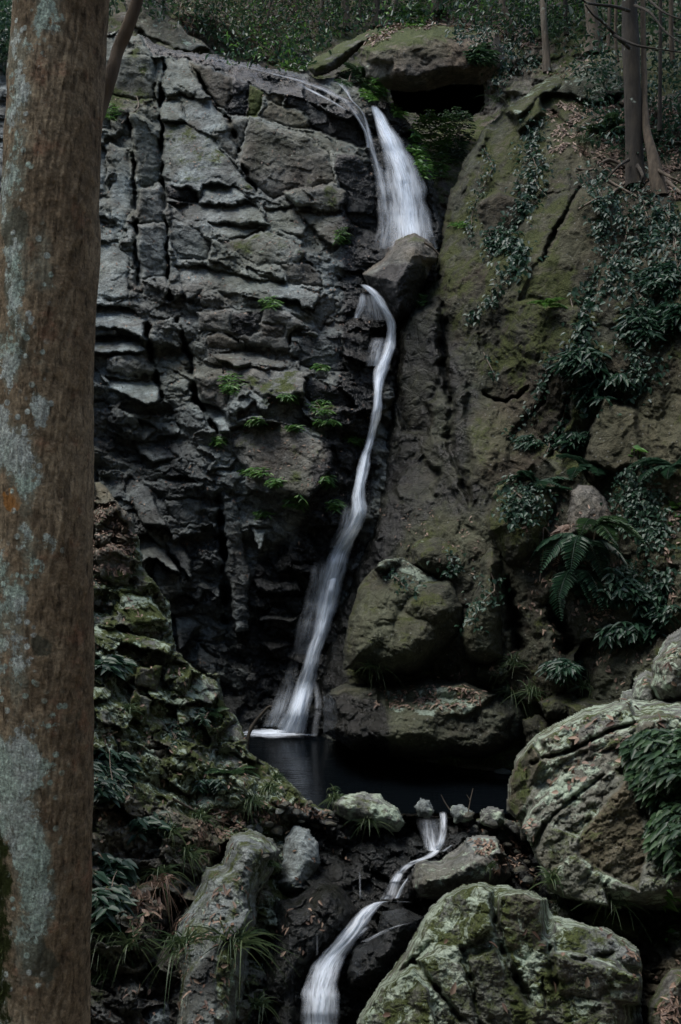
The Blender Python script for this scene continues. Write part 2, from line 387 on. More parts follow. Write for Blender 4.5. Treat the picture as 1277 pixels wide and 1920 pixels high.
T, S_, Fc, Dk, Wt = 'T', 'S', 'F', 'D', 'W'
f_cliff = [
 (1, [(230, 150), (300, 170), (440, 205), (700, 262), (880, 312), (1010, 350), (1150, 430), (1200, 520), (1215, 640), (1090, 580), (960, 500), (760, 385), (560, 300), (440, 260), (290, 235)], Wt, {'k': 1.15, 'tone': .0, 'keep': 1., 'att': (.75, .05, .1, None)}),
 (1, [(130, 230), (290, 240), (300, 420), (200, 430), (120, 400)], Fc),
 (1, [(290, 245), (430, 255), (540, 420), (400, 400), (305, 420)], S_, {'tone': .3}),
 (1, [(440, 262), (560, 300), (640, 335), (605, 480), (540, 425), (460, 330)], Fc, {'tone': .75, 'off': .1}),
 (1, [(640, 330), (705, 360), (690, 500), (602, 488)], Dk, {'off': -.05}),
 (1, [(705, 360), (765, 390), (742, 500), (692, 500)], Fc, {'att': (.3, 1.2, 0, None), 'off': .12}),
 (1, [(760, 395), (850, 402), (842, 470), (790, 445)], Fc, {'tone': .8}),
 (1, [(742, 500), (790, 440), (850, 465), (930, 480), (968, 555), (820, 535)], Fc, {'tone': .9, 'att': (.35, .1, .1, None)}),
 (1, [(850, 400), (960, 430), (1040, 490), (1160, 520), (1225, 640), (1090, 600), (960, 552), (932, 480), (860, 460)], Dk, {'off': .1}),
 (1, [(1040, 640), (1170, 660), (1240, 800), (1250, 1000), (1130, 960), (1080, 760)], Dk, {'off': .0}),
 (1, [(310, 430), (400, 435), (430, 520), (318, 512)], T, {'tone': .15}),
 (1, [(400, 400), (540, 428), (602, 500), (545, 572), (442, 530)], S_, {'tone': .15, 'k': 1.1}),
 (1, [(322, 522), (440, 532), (540, 578), (620, 680), (742, 832), (580, 772), (500, 782), (420, 792), (332, 762)], S_, {'tone': .35, 'att': (0, .38, .25, None), 'k': .85, 'off': .15}),
 (1, [(540, 570), (600, 560), (655, 650), (650, 700), (600, 650)], Fc, {'tone': .7}),
 (1, [(592, 506), (712, 500), (682, 600), (655, 652), (600, 560)], Fc, {'tone': .8, 'att': (0, .3, .1, None)}),
 (1, [(712, 500), (820, 548), (960, 566), (1042, 650), (1072, 782), (880, 822), (800, 852), (700, 790), (657, 700), (682, 600)], Fc, {'tone': .6, 'off': .42, 'rw': 16, 'k': .22, 'att': (0, .25, .25, None)}),
 (1, [(932, 560), (1010, 568), (1076, 650), (1072, 772), (1042, 650)], S_, {'tone': .45, 'off': .25}),
 (1, [(850, 822), (1010, 790), (1112, 812), (1116, 872), (1060, 902), (900, 882)], Fc, {'off': .5, 'rw': 12, 'tone': .6, 'k': .4, 'att': (0, .35, .4, None)}),
 (1, [(500, 785), (640, 790), (712, 862), (560, 862), (490, 832)], T, {'tone': .2}),
 (1, [(330, 790), (480, 812), (480, 872), (342, 852)], Dk),
 (1, [(350, 872), (560, 872), (700, 868), (762, 902), (782, 962), (560, 950), (440, 932)], T, {'tone': .35}),
 (1, [(762, 882), (902, 892), (942, 962), (922, 1012), (792, 982)], S_, {'tone': .4}),
 (1, [(902, 908), (1100, 912), (1130, 972), (1062, 1062), (962, 962)], S_, {'tone': .45, 'off': .25, 'rw': 12}),
 (1, [(370, 932), (470, 972), (540, 1032), (520, 1112), (400, 1112), (360, 1002)], Fc, {'off': .1}),
 (1, [(520, 952), (680, 962), (762, 992), (602, 1024)], T),
 (1, [(602, 1032), (782, 992), (882, 1032), (952, 1082), (902, 1132), (742, 1132), (662, 1092)], Fc, {'off': .3, 'rw': 14, 'k': .5, 'tone': .45, 'att': (0, .35, .3, None)}),
 (1, [(832, 1132), (962, 1122), (1012, 1182), (1012, 1232), (872, 1212)], Fc, {'tone': .8}),
 (1, [(190, 492), (262, 500), (312, 572), (322, 782), (232, 802), (202, 652)], Fc, {'off': .3, 'ku': .5, 'rw': 12, 'tone': .35}),
 (1, [(232, 802), (326, 792), (342, 952), (222, 962)], Fc, {'off': .32, 'ku': .4, 'tone': .3}),
 (1, [(222, 964), (350, 952), (362, 1182), (242, 1202)], Fc, {'off': .36, 'ku': .4, 'tone': .35}),
 (1, [(100, 602), (180, 652), (202, 902), (152, 1002), (92, 882), (132, 762)], S_, {'k': .7, 'ku': .6, 'tone': .1}),
 (1, [(-40, 560), (92, 642), (92, 822), (-20, 802)], S_, {'ku': .8, 'tone': .1}),
 (1, [(-60, 1022), (132, 1030), (190, 1102), (180, 1277), (-60, 1277)], S_, {'tone': .1}),
 (1, [(-60, 300), (90, 320), (110, 560), (-60, 540)], Fc),
 (3, [(380, 0), (500, -10), (700, 50), (900, 82), (1000, 112), (980, 180), (900, 180), (762, 132), (520, 92), (440, 150)], T, {'tone': .3, 'off': .3, 'k': 1.2}),
 (3, [(412, 150), (522, 172), (462, 212)], Fc),
 (3, [(-40, 165), (182, 170), (262, 230), (252, 302), (132, 252), (-40, 270)], T, {'tone': .1, 'off': .35, 'k': 2.}),
 (3, [(-40, 302), (150, 282), (202, 302), (40, 312)], Dk),
 (3, [(-40, 322), (202, 312), (272, 352), (222, 372), (92, 372), (-40, 380)], T, {'tone': .1, 'off': .4, 'k': 2.}),
 (3, [(90, 390), (252, 372), (292, 462), (182, 462), (90, 432)], Fc, {'tone': .6, 'off': .3}),
 (3, [(90, 466), (292, 492), (332, 562), (262, 592), (122, 532)], T, {'tone': .1, 'off': .35, 'k': 2.}),
 (3, [(472, 202), (622, 182), (850, 190), (942, 252), (872, 292), (882, 372), (642, 312), (482, 262)], Fc, {'tone': .5, 'off': .3, 'rw': 12, 'att': (.1, .2, .25, None)}),
 (3, [(622, 192), (762, 190), (742, 282), (622, 302)], Fc, {'att': (.75, 0, 0, None), 'off': .28}),
 (3, [(512, 302), (562, 282), (652, 322), (642, 352), (522, 352)], Fc, {'tone': .6}),
 (3, [(542, 372), (682, 352), (852, 402), (872, 432), (622, 422)], T, {'tone': .4, 'k': 2.}),
 (3, [(882, 302), (1092, 292), (1112, 452), (942, 432), (882, 372)], Fc, {'att': (.6, .05, 0, None), 'tone': 0., 'off': .15}),
 (3, [(822, 142), (902, 132), (962, 222), (902, 192)], T),
 (3, [(1002, 132), (1052, 112), (1062, 182), (1002, 282), (962, 222)], Fc, {'att': (.4, 0, 0, None)}),
 (3, [(612, 432), (802, 442), (962, 452), (942, 542), (762, 562), (702, 502), (622, 482)], S_, {'tone': .5, 'off': .3, 'k': 1.1}),
 (3, [(932, 472), (1102, 522), (1162, 602), (1002, 602), (942, 562)], Dk, {'off': .1}),
 (3, [(462, 472), (602, 462), (612, 602), (562, 622), (492, 542)], Fc, {'off': .3, 'tone': .6}),
 (3, [(482, 572), (602, 622), (622, 702), (532, 722)], T, {'tone': .0, 'k': 2., 'ku': -.6}),
 (3, [(642, 622), (732, 582), (742, 622), (652, 652)], Fc, {'tone': .6}),
 (3, [(622, 682), (842, 662), (1042, 762), (1062, 862), (962, 1002), (822, 962), (702, 882), (622, 792)], Fc, {'tone': .7, 'off': .4, 'rw': 20, 'k': .5, 'att': (.15, .3, .1, None)}),
 (3, [(1052, 762), (1152, 792), (1152, 882), (1082, 862)], Fc, {'att': (.5, .8, 0, None)}),
 (3, [(592, 962), (642, 1002), (642, 1142), (592, 1142)], Fc, {'off': .3, 'tone': .6}),
 (3, [(232, 652), (312, 692), (252, 732)], T, {'tone': .1}),
 (3, [(212, 732), (342, 762), (402, 822), (302, 832), (232, 802)], Fc, {'off': .2, 'k': .9}),
 (3, [(190, 902), (262, 932), (352, 1112), (252, 1102), (162, 962)], S_, {'tone': .2, 'off': .3, 'ku': -.5}),
 (3, [(332, 1002), (502, 992), (492, 1102), (412, 1112)], Fc, {'off': .2}),
 (3, [(300, 910), (430, 890), (470, 930), (330, 940)], S_, {'k': 1.4}),
 (5, [(212, 242), (262, 232), (352, 312), (402, 402), (292, 342), (242, 352)], T, {'tone': .05, 'k': 2., 'off': .4}),
 (5, [(292, 352), (402, 402), (412, 482), (352, 522), (282, 432)], Fc, {'off': .35}),
 (5, [(336, 262), (402, 262), (452, 332), (462, 422), (402, 372)], S_, {'tone': .3, 'off': .25}),
 (5, [(592, 82), (642, 82), (702, 402), (702, 642), (642, 652), (612, 422)], Fc, {'tone': .9, 'off': .4, 'rw': 14, 'att': (.1, .6, 0, None)}),
 (5, [(702, 192), (802, 202), (742, 312)], S_, {'tone': 0.}),
 (5, [(372, 572), (452, 592), (492, 622), (402, 742)], Dk, {'off': .2, 'k': .6}),
 (5, [(732, 570), (882, 580), (942, 570), (882, 602), (742, 602)], Wt, {'off': .3}),
 (5, [(742, 690), (862, 660), (900, 700), (800, 730)], Wt, {'off': .2}),
 (5, [(882, 352), (992, 362), (982, 402), (892, 392)], Wt, {'off': .2}),
 (5, [(480, 700), (570, 760), (560, 860), (470, 790)], Dk, {'k': .5, 'off': .2}),
 (5, [(720, 420), (900, 430), (920, 480), (740, 480)], Wt, {'off': .2, 'k': .7}),
 (3, [(740, 240), (860, 250), (850, 300), (760, 300)], Fc, {'off': .34, 'tone': .7}),
]
cliff = relief('cliff', [(-190, 90), (60, 60), (230, 60), (262, 66), (300, 84), (420, 108), (520, 128), (600, 146), (650, 152), (700, 178), (745, 200), (790, 260), (815, 330), (830, 420), (820, 520), (780, 600), (745, 700), (742, 800),
    (750, 950), (790, 1150), (820, 1300), (820, 1500), (-190, 1500)],
    [(-190, 300, 13), (-190, 900, 10.8), (-190, 1400, 10.4), (60, 60, 15.2), (300, 90, 14.9), (600, 150, 14.5), (760, 210, 14.1), (850, 300, 14.3), (100, 300, 13.6), (400, 300, 13.6), (650, 300, 13.4), (780, 320, 13.7), (100, 550, 12.4), (400, 550, 12.3),
     (650, 520, 12.5), (720, 520, 12.8), (800, 500, 13), (150, 800, 11.7), (250, 850, 12.0), (400, 800, 11.7), (600, 800, 11.5), (700, 800, 11.8), (760, 800, 12.2), (200, 1100, 11.3), (400, 1100, 11.7), (600, 1050, 11.4),
     (720, 1050, 11.5), (200, 1400, 11.3), (450, 1390, 11.4), (600, 1390, 11.25), (800, 1400, 11.6), (450, 1250, 11.8), (560, 1250, 11.7)], M['rock'], f_cliff,
    noise=[('c', 130, 80, 14, .4), ('s', 80, 44, 12, .24), ('c', 50, 30, 14, .16, .03), ('c', 36, 20, 24, .055, .01), ('s', 26, 14, 8, .06), ('c', 15, 9, 20, .035, .012), ('n', 10, 7, 0, .016)],
    paint=[(0, [(700, 160), (850, 160), (850, 560), (760, 640), (700, 800), (690, 960), (640, 1100), (600, 1300), (640, 1500), (380, 1500), (400, 1250), (480, 1050), (560, 1010), (590, 880), (640, 760), (640, 620), (640, 500), (640, 380), (690, 300)], (.95, .12, 0, None), 22),
           (0, [(180, 760), (300, 760), (430, 860), (470, 1050), (470, 1300), (300, 1300), (180, 900)], (.55, .1, 0, .2), 40),
           (0, [(190, 130), (260, 90), (290, 200), (200, 240)], (0, .5, 0, .5), 20),
           (0, [(480, 650), (560, 680), (640, 780), (620, 900), (520, 860), (440, 720)], (None, .35, 0, None), 25)],
    grooves=[(1, [(330, 250), (322, 500), (330, 780), (348, 950), (360, 1270)], 3.2, .55), (1, [(185, 500), (205, 700), (215, 950), (235, 1250)], 4, .4),
             (1, [(440, 260), (540, 425), (602, 500), (658, 640), (660, 700), (730, 830)], 3.5, .35), (3, [(260, 250), (300, 430), (320, 560)], 5, .5),
             (5, [(570, 80), (590, 300), (600, 600)], 6, .7), (3, [(400, 240), (450, 420), (470, 560), (600, 760)], 5, .5)],
    attr=(.30, .16, .12, .30), warp=(7, 38), roll=(12, .5), seed=11)
tag(cliff, 'tall fractured grey rock face left of the waterfall with dry ledges above and black wet rock below', 'cliff', None, 'structure')

f_wall = [
 (2, [(300, 870), (322, 740), (400, 590), (440, 470), (510, 440), (480, 560), (390, 740), (345, 880)], S_, {'tone': .55, 'k': .9, 'att': (0, .35, .35, None), 'ku': -1.2, 'off': .2}),
 (2, [(540, 440), (640, 350), (700, 312), (790, 300), (830, 235), (900, 215), (960, 250), (860, 270), (740, 380), (590, 490)], T, {'tone': .6, 'att': (0, .5, .6, None), 'off': .4}),
 (2, [(740, 380), (860, 270), (960, 255), (1020, 300), (1030, 380), (930, 430), (820, 400)], S_, {'tone': .3, 'att': (0, .3, .7, None), 'off': .5, 'rw': 16}),
 (2, [(590, 500), (690, 408), (702, 480), (600, 545)], S_, {'tone': .5, 'off': .5, 'att': (0, .5, .2, None)}),
 (2, [(930, 440), (1040, 400), (1277, 420), (1277, 700), (1100, 760), (960, 640), (820, 560)], S_, {'tone': 1., 'k': 1., 'off': .1, 'att': (0, .1, 0, None), 'keep': 1.}),
 (2, [(860, 780), (760, 960), (600, 1239), (900, 1277), (1000, 1000), (980, 800)], Fc, {'tone': .8, 'off': .35, 'k': .35, 'rw': 20, 'att': (0, .45, .1, None)}),
 (2, [(430, 850), (520, 800), (640, 850), (600, 960), (470, 1010)], Fc, {'tone': .8, 'off': .2}),
 (4, [(100, 240), (160, 190), (270, 160), (290, 380), (225, 700), (120, 680), (75, 480)], Fc, {'off': .25, 'rw': 16, 'tone': .3, 'att': (.45, .1, 0, None), 'ku': -.4}),
 (4, [(230, 560), (320, 540), (340, 740), (250, 700)], Fc, {'att': (.5, 0, 0, None)}),
 (4, [(300, 580), (380, 520), (420, 800), (400, 980), (320, 800)], Fc, {'tone': .7, 'off': .2, 'att': (.1, .5, 0, None)}),
 (4, [(900, 700), (960, 540), (1080, 600), (1120, 820), (1000, 860), (890, 800)], Fc, {'tone': .8, 'off': .3, 'k': .3}),
 (4, [(90, 880), (200, 780), (280, 860), (200, 980), (100, 960)], Fc, {'att': (.8, .1, 0, None), 'k': .8}),
 (4, [(640, 840), (700, 800), (760, 850), (740, 940), (600, 960)], Fc, {'tone': .6}),
]
for _f in f_wall: _f[3].setdefault('soft', 6); _f[3].setdefault('crack', .35)
wall = relief('rock_wall', [(1330, 96), (1200, 96), (1130, 100), (1070, 124), (1010, 158), (960, 192), (908, 240), (872, 300), (848, 350), (835, 400), (828, 450), (818, 520), (790, 560), (762, 588), (745, 620), (738, 700),
    (730, 760), (716, 850), (704, 930), (694, 1000), (668, 1050), (645, 1100), (615, 1180), (596, 1260), (584, 1310), (570, 1500), (1480, 1620), (1480, 96)],
    [(835, 400, 12.9), (900, 260, 13.4), (1000, 170, 13.8), (1150, 110, 14.2), (1330, 100, 14), (1277, 220, 12.6), (1100, 300, 12.2), (1277, 450, 11), (900, 500, 11.9), (1100, 600, 10.7), (1277, 700, 9.8), (1450, 700, 9), (750, 640, 12.3),
     (735, 900, 11.5), (900, 800, 11.0), (1100, 850, 10.0), (1277, 900, 9.3), (700, 1050, 11.1), (900, 1000, 10.6), (1100, 1100, 9.6), (1277, 1150, 8.9), (620, 1300, 11.1), (750, 1250, 10.7), (950, 1250, 9.9), (1150, 1250, 9.1),
     (600, 1400, 11.1), (750, 1425, 10.4), (950, 1445, 9.75), (1277, 1400, 8.4), (1277, 1600, 8.1), (1450, 1300, 8)], M['rock_dark'], f_wall,
    noise=[('c', 200, 260, -25, .75), ('c', 70, 100, -20, .12), ('n', 40, 60, 0, .12), ('n', 14, 14, 0, .035), ('c', 9, 9, 0, .008)],
    paint=[(0, [(560, 1000), (690, 940), (740, 640), (800, 620), (810, 900), (760, 1000), (700, 1100), (650, 1250), (640, 1500), (540, 1500)], (.9, .1, 0, .3), 24),
           (4, [(420, 0), (900, 0), (860, 300), (700, 500), (520, 560), (420, 300)], (0, .5, 0, .8), 40),
           (4, [(480, 520), (760, 400), (760, 700), (640, 900), (420, 900)], (0, .35, 0, 1.), 30),
           (4, [(900, 380), (1277, 380), (1277, 820), (1150, 900), (900, 800)], (0, .15, 0, 1.), 30),
           (2, [(740, 620), (1277, 480), (1277, 1277), (860, 1277), (860, 820)], (0, .3, 0, 1.), 30),
           (6, [(500, 50), (1277, 0), (1277, 700), (500, 700)], (.35, .3, .1, .6), 30), (0, [(735, 600), (830, 540), (900, 700), (900, 960), (700, 1000)], (.6, .3, 0, .5), 40)],
    grooves=[(4, [(460, 525), (500, 550), (550, 560), (600, 545), (645, 500)], 3, .22), (4, [(830, 500), (790, 640), (740, 780)], 6, .3), (2, [(860, 780), (760, 960), (700, 1080)], 5, .35),
             (2, [(740, 460), (860, 560), (900, 700)], 6, .2), (4, [(740, 420), (700, 560), (600, 680), (550, 730)], 5, .12), (4, [(290, 170), (290, 400), (320, 560), (310, 760)], 9, .25), (6, [(700, 350), (730, 560)], 12, .8), (6, [(850, 420), (900, 560)], 18, .8)],
    attr=(.05, .5, .06, .6), warp=(9, 45), roll=(20, 1.0), seed=23)
tag(wall, 'steep moss stained brown rock wall right of the waterfall with ivy on it', 'rock wall', None, 'structure')

f_bank = [
 (5, [(20, 620), (170, 650), (380, 700), (362, 742), (180, 702), (30, 662)], T, {'att': (0, .6, .9, None), 'tone': .5}),
 (5, [(350, 772), (440, 790), (442, 842), (332, 862)], T, {'att': (0, .6, .9, None), 'tone': .5}),
 (5, [(460, 822), (572, 842), (582, 902), (542, 962), (432, 922)], T, {'att': (0, .5, 1, None), 'tone': .5, 'off': .15}),
 (5, [(380, 972), (492, 962), (482, 1022), (402, 1052)], T, {'att': (0, .5, 1, None), 'tone': .5}),
 (5, [(562, 932), (612, 962), (602, 1012), (562, 1002)], Fc, {'att': (0, .6, .5, None)}),
 (5, [(562, 1082), (662, 1022), (682, 1112), (562, 1132)], T, {'att': (0, .5, .9, None)}),
 (5, [(542, 1142), (622, 1152), (602, 1202), (532, 1202)], T, {'att': (0, .4, 1, None)}),
 (5, [(690, 1190), (790, 1230), (760, 1290), (690, 1250)], T, {'att': (0, .7, .5, None)}),
 (5, [(230, 800), (330, 800), (300, 900), (210, 880)], Fc, {'att': (0, .6, .4, None)}),
 (5, [(200, 900), (290, 940), (250, 1050), (180, 1000)], Fc, {'att': (0, .5, .3, None)}),
 (5, [(40, 300), (130, 280), (200, 340), (180, 450), (60, 420)], Fc, {'att': (0, .5, .4, None)}),
 (5, [(130, 470), (280, 500), (350, 600), (200, 620)], S_, {'att': (0, .7, .6, None)}),
 (7, [(560, 20), (640, 20), (690, 60), (640, 110), (560, 90)], T, {'att': (0, .5, .8, None)}),
 (7, [(470, 190), (560, 200), (560, 270), (480, 270)], T, {'att': (0, .4, .9, None)}),
]
bank = relief('rocky_bank', [(-190, 860), (40, 870), (190, 905), (240, 960), (262, 1010), (268, 1060), (320, 1130), (326, 1200), (345, 1236), (380, 1262), (412, 1262), (418, 1310), (455, 1362), (468, 1410), (520, 1440), (568, 1492),
    (600, 1512), (680, 1528), (760, 1528), (860, 1534), (960, 1536), (1060, 1560), (1200, 1560), (1480, 1560), (1480, 2060), (-190, 2060)],
    [(-190, 900, 8.5), (-190, 1950, 4.8), (60, 900, 9.2), (230, 960, 9.0), (320, 1150, 8.8), (60, 1150, 7.7), (60, 1500, 6.2), (60, 1950, 5.4), (400, 1270, 8.7), (460, 1380, 8.75), (250, 1300, 7.7), (565, 1480, 8.6), (400, 1560, 7.4), (250, 1560, 6.7), (400, 1950, 5.9),
     (620, 1530, 8.35), (620, 1620, 7.9), (620, 1950, 6.5), (820, 1545, 8.3), (820, 1650, 7.7), (740, 1800, 6.9), (1000, 1570, 7.9), (1000, 1950, 5.9), (1250, 1560, 7), (1250, 1830, 5.6), (1250, 1950, 5.1)], M['rock_near'], f_bank,
    noise=[('c', 120, 90, 30, .5), ('s', 66, 46, 25, .30), ('c', 46, 34, 30, .22, .04), ('s', 26, 18, 15, .09), ('c', 18, 13, 30, .05, .02), ('n', 10, 8, 0, .02)],
    paint=[(0, [(190, 1560), (400, 1640), (380, 1930), (150, 1930), (150, 1760)], (.5, .2, .1, .6), 30), (0, [(560, 1520), (760, 1520), (1000, 1560), (1030, 1700), (900, 2060), (440, 2060), (470, 1900), (560, 1700)], (1.0, .12, 0, .1), 22),
           (0, [(150, 1480), (420, 1540), (420, 1700), (150, 1700)], (.1, .35, .2, .8), 30), (0, [(1180, 1780), (1480, 1780), (1480, 2060), (1180, 2060)], (.1, .15, 0, 1.), 20),
           (0, [(150, 860), (250, 940), (240, 1060), (150, 1080)], (.0, .25, .1, .9), 20)],
    grooves=[(7, [(420, 620), (340, 820), (240, 1000)], 9, .3), (7, [(620, 420), (500, 560)], 6, .15)],
    attr=(.05, .56, .74, .45), warp=(5, 30), roll=(9, .35), seed=37)
tag(bank, 'mossy lichen speckled rocky bank sloping down left of the pool', 'bank', None, 'structure')
ZC = ZB.copy()
# ------------------------------------------------------------------ boulders
def boulder(name, n, pts, d, t, label, attr=(0, .3, .3, .5), facets=(), noise=None, roll=None, seed=0, tiltk=.25, tiltu=0., step=2., mat='rock', warp=(4, 26), paint=(), grooves=(), group=None, cat='boulder'):
    q = rg(n)(pts); P = np.array(q); sz = min(np.ptp(P[:, 0]), np.ptp(P[:, 1]))
    noise = noise or [('c', sz*.45, sz*.33, 20, .10*t), ('c', sz*.2, sz*.15, 10, .05*t, .01), ('s', sz*.1, sz*.07, 15, .02*t), ('n', 11, 9, 0, .02)]
    o = relief(name, q, d, M[mat], facets, noise, paint, attr, step, (roll or sz*.42, 0), warp, thick=t, tiltk=tiltk, tiltu=tiltu, grooves=grooves, seed=seed)
    return tag(o, label, cat, group)
boulder('boulder', 2, [(-45, 1140), (-10, 1105), (40, 1070), (85, 1000), (125, 968), (180, 962), (225, 985), (262, 1040), (275, 1070), (240, 1110), (215, 1190), (190, 1230), (165, 1310), (90, 1340), (25, 1260), (-20, 1195)], 12.5, .85,
        'rounded brown boulder wedged in the cleft below the upper waterfall', (.0, .3, .25, .8), seed=41, tiltk=.35, roll=58, noise=[('c', 90, 70, 30, .10), ('c', 34, 26, 20, .03), ('n', 16, 12, 0, .03), ('n', 7, 6, 0, .01)],
        paint=[(2, [(-40, 1150), (60, 1090), (220, 1100), (240, 1180), (150, 1340), (30, 1300)], (.8, .1, 0, .5), 8)],  # shade of the underside painted in through the wet channel
        facets=[][:0] and [(2, [(-10, 1120), (60, 1070), (200, 1060), (235, 1060), (180, 1200), (60, 1300), (0, 1190)], 'U', {'att': (.75, 0, 0, None), 'k': -.6, 'off': .45, 'keep': .3}), (2, [(40, 1090), (110, 985), (170, 975), (205, 1000), (245, 1055), (150, 1060)], 'S', {'att': (0, .35, .3, None), 'off': .72, 'k': 1.0, 'rw': 30})])
boulder('boulder', 2, [(-50, 260), (-58, 200), (10, 140), (150, 110), (280, 100), (400, 125), (520, 130), (560, 250), (540, 300), (450, 350), (330, 355), (240, 372), (170, 384), (60, 375), (30, 345), (-30, 320)], 15.2, 1.5,
        'huge brown overhanging boulder above the dark hollow beside the upper waterfall', (.0, .25, .12, 1.), seed=42, tiltk=.1, roll=40,
        noise=[('c', 150, 100, 10, .35), ('c', 50, 40, 10, .06), ('n', 30, 24, 0, .08), ('n', 8, 7, 0, .012)], paint=[(2, [(-60, 60), (560, 60), (560, 120), (100, 180), (-60, 260)], (0, .75, .2, .8), 20)],
        facets=[(2, [(-50, 265), (20, 250), (80, 270), (60, 330), (30, 345), (-30, 320)], 'F', {'off': 1.5, 'tone': .6, 'att': (0, 0, .5, None), 'rw': 16})])
boulder('boulder', 0, [(572, 130), (590, 108), (640, 80), (690, 55), (760, 45), (760, 100), (675, 92), (650, 118), (618, 140), (590, 145)], 15.6, .9,
        'leaning mossy slab of rock at the left end of the overhanging boulder', (0, .6, .3, .7), seed=43, tiltk=1., roll=22, tiltu=.3)
boulder('boulder', 6, [(150, 560), (170, 440), (200, 350), (270, 270), (340, 250), (420, 300), (520, 330), (560, 420), (540, 520), (480, 600), (400, 650), (280, 650), (190, 630), (150, 640)], 10.5, .95,
        'large dark mossy boulder with a pale lichen top just right of the lower waterfall', (.12, .34, .2, .45), seed=44, tiltk=.35, roll=60, mat='rock_dark',
        facets=[(6, [(230, 290), (300, 255), (350, 252), (480, 330), (420, 350), (300, 300)], 'T', {'att': (0, .3, .9, None), 'off': .8, 'rw': 14})],
        noise=[('c', 95, 75, -30, .55), ('c', 44, 34, 20, .12, .02), ('n', 16, 14, 0, .04), ('n', 7, 6, 0, .015)])
boulder('boulder', 6, [(370, 230), (400, 195), (470, 170), (560, 195), (590, 240), (570, 300), (520, 340), (420, 310), (380, 280)], 10.55, .5,
        'flat topped grey boulder sitting behind the large dark boulder by the waterfall', (.05, .4, .45, .6), seed=45, mat='rock_dark', tiltk=.8)
boulder('boulder', 6, [(540, 520), (560, 430), (590, 360), (600, 270), (640, 200), (690, 260), (700, 380), (695, 480), (690, 600), (620, 620), (560, 600)], 10.1, .8,
        'tall narrow mossy boulder standing between the large dark boulder and the fern', (.05, .4, .25, .5), seed=46, mat='rock_dark', tiltk=.3, tiltu=.4)
boulder('boulder', 6, [(640, 60), (660, 20), (720, -20), (790, 0), (850, 20), (880, 70), (860, 170), (840, 250), (740, 300), (700, 290), (650, 200), (625, 170)], 10.0, .7,
        'mossy boulder with an ivy covered top below the middle of the rock wall', (.0, .55, .35, .7), seed=47, mat='rock_dark', tiltk=.4,
        facets=[(6, [(640, 60), (660, 20), (720, -20), (790, 0), (760, 30), (690, 50)], 'T', {'att': (0, .4, .9, None), 'off': .55})])
boulder('boulder', 4, [(800, 1010), (815, 930), (850, 895), (910, 900), (960, 950), (1000, 1040), (990, 1110), (900, 1150), (800, 1130)], 9.65, .55,
        'smooth grey brown pointed boulder lodged between the ivy and the fern', (.0, .1, .12, .75), seed=48, tiltk=.5, noise=[('c', 60, 60, 0, .1), ('n', 20, 18, 0, .04), ('n', 7, 6, 0, .012)])
boulder('boulder', 6, [(740, 290), (760, 230), (830, 220), (850, 280), (810, 320), (770, 310)], 9.8, .3, 'small rounded brown stone lodged under the ivy covered boulder', (.0, .3, .3, .8), seed=49, mat='rock_dark')
boulder('boulder', 6, [(80, 720), (150, 680), (260, 680), (420, 660), (560, 670), (640, 690), (700, 720), (760, 760), (740, 880), (640, 935), (440, 935), (290, 920), (180, 905), (80, 850)], 10.35, 1.05,
        'long low wet slab with pale leaves on top at the far pool edge', (.4, .25, .2, .35), seed=50, mat='rock_dark', tiltk=.5, roll=50,
        facets=[(6, [(290, 700), (560, 680), (660, 720), (560, 790), (420, 790), (300, 780)], 'S', {'att': (0, .3, .75, .5), 'off': .85, 'k': 1.2, 'rw': 14}), (6, [(100, 715), (260, 690), (290, 770), (130, 770)], 'S', {'att': (.5, .35, .1, None), 'off': .8, 'k': 1.2})],
        paint=[(6, [(60, 700), (290, 760), (290, 960), (60, 960)], (1, .1, 0, .3), 14)],
        noise=[('c', 90, 60, -10, .5), ('c', 40, 34, 0, .12, .02), ('n', 16, 13, 0, .05), ('n', 7, 6, 0, .015)])
boulder('boulder', 6, [(580, 620), (640, 600), (720, 620), (740, 650), (680, 680), (600, 670)], 9.9, .35, 'low pale lichen stone behind the long wet slab', (0, .4, .6, .5), seed=51, mat='rock_dark', tiltk=.8)
boulder('boulder', 6, [(800, 740), (850, 712), (920, 715), (950, 750), (900, 800), (820, 800)], 9.2, .3, 'rounded dark stone in the grass above the right end of the pool', (.1, .45, .2, .5), seed=52, mat='rock_dark', tiltk=.6)
boulder('boulder', 6, [(745, 800), (800, 780), (860, 830), (850, 900), (760, 890)], 9.3, .3, 'dark mossy stone at the right end of the pool', (.2, .45, .1, .7), seed=53, mat='rock_dark')
boulder('boulder', 6, [(640, 740), (720, 720), (760, 790), (740, 880), (660, 880), (620, 800)], 9.65, .3, 'grey streaked stone beside the right end of the long wet slab', (.3, .3, .3, .4), seed=54, mat='rock_dark')
boulder('boulder', 6, [(880, 740), (960, 725), (1060, 735), (1080, 790), (1000, 830), (900, 800)], 9.0, .35, 'dark flat stone in shade behind the big lichen boulder', (.2, .45, .1, .6), seed=72, mat='rock_dark', tiltk=.7)
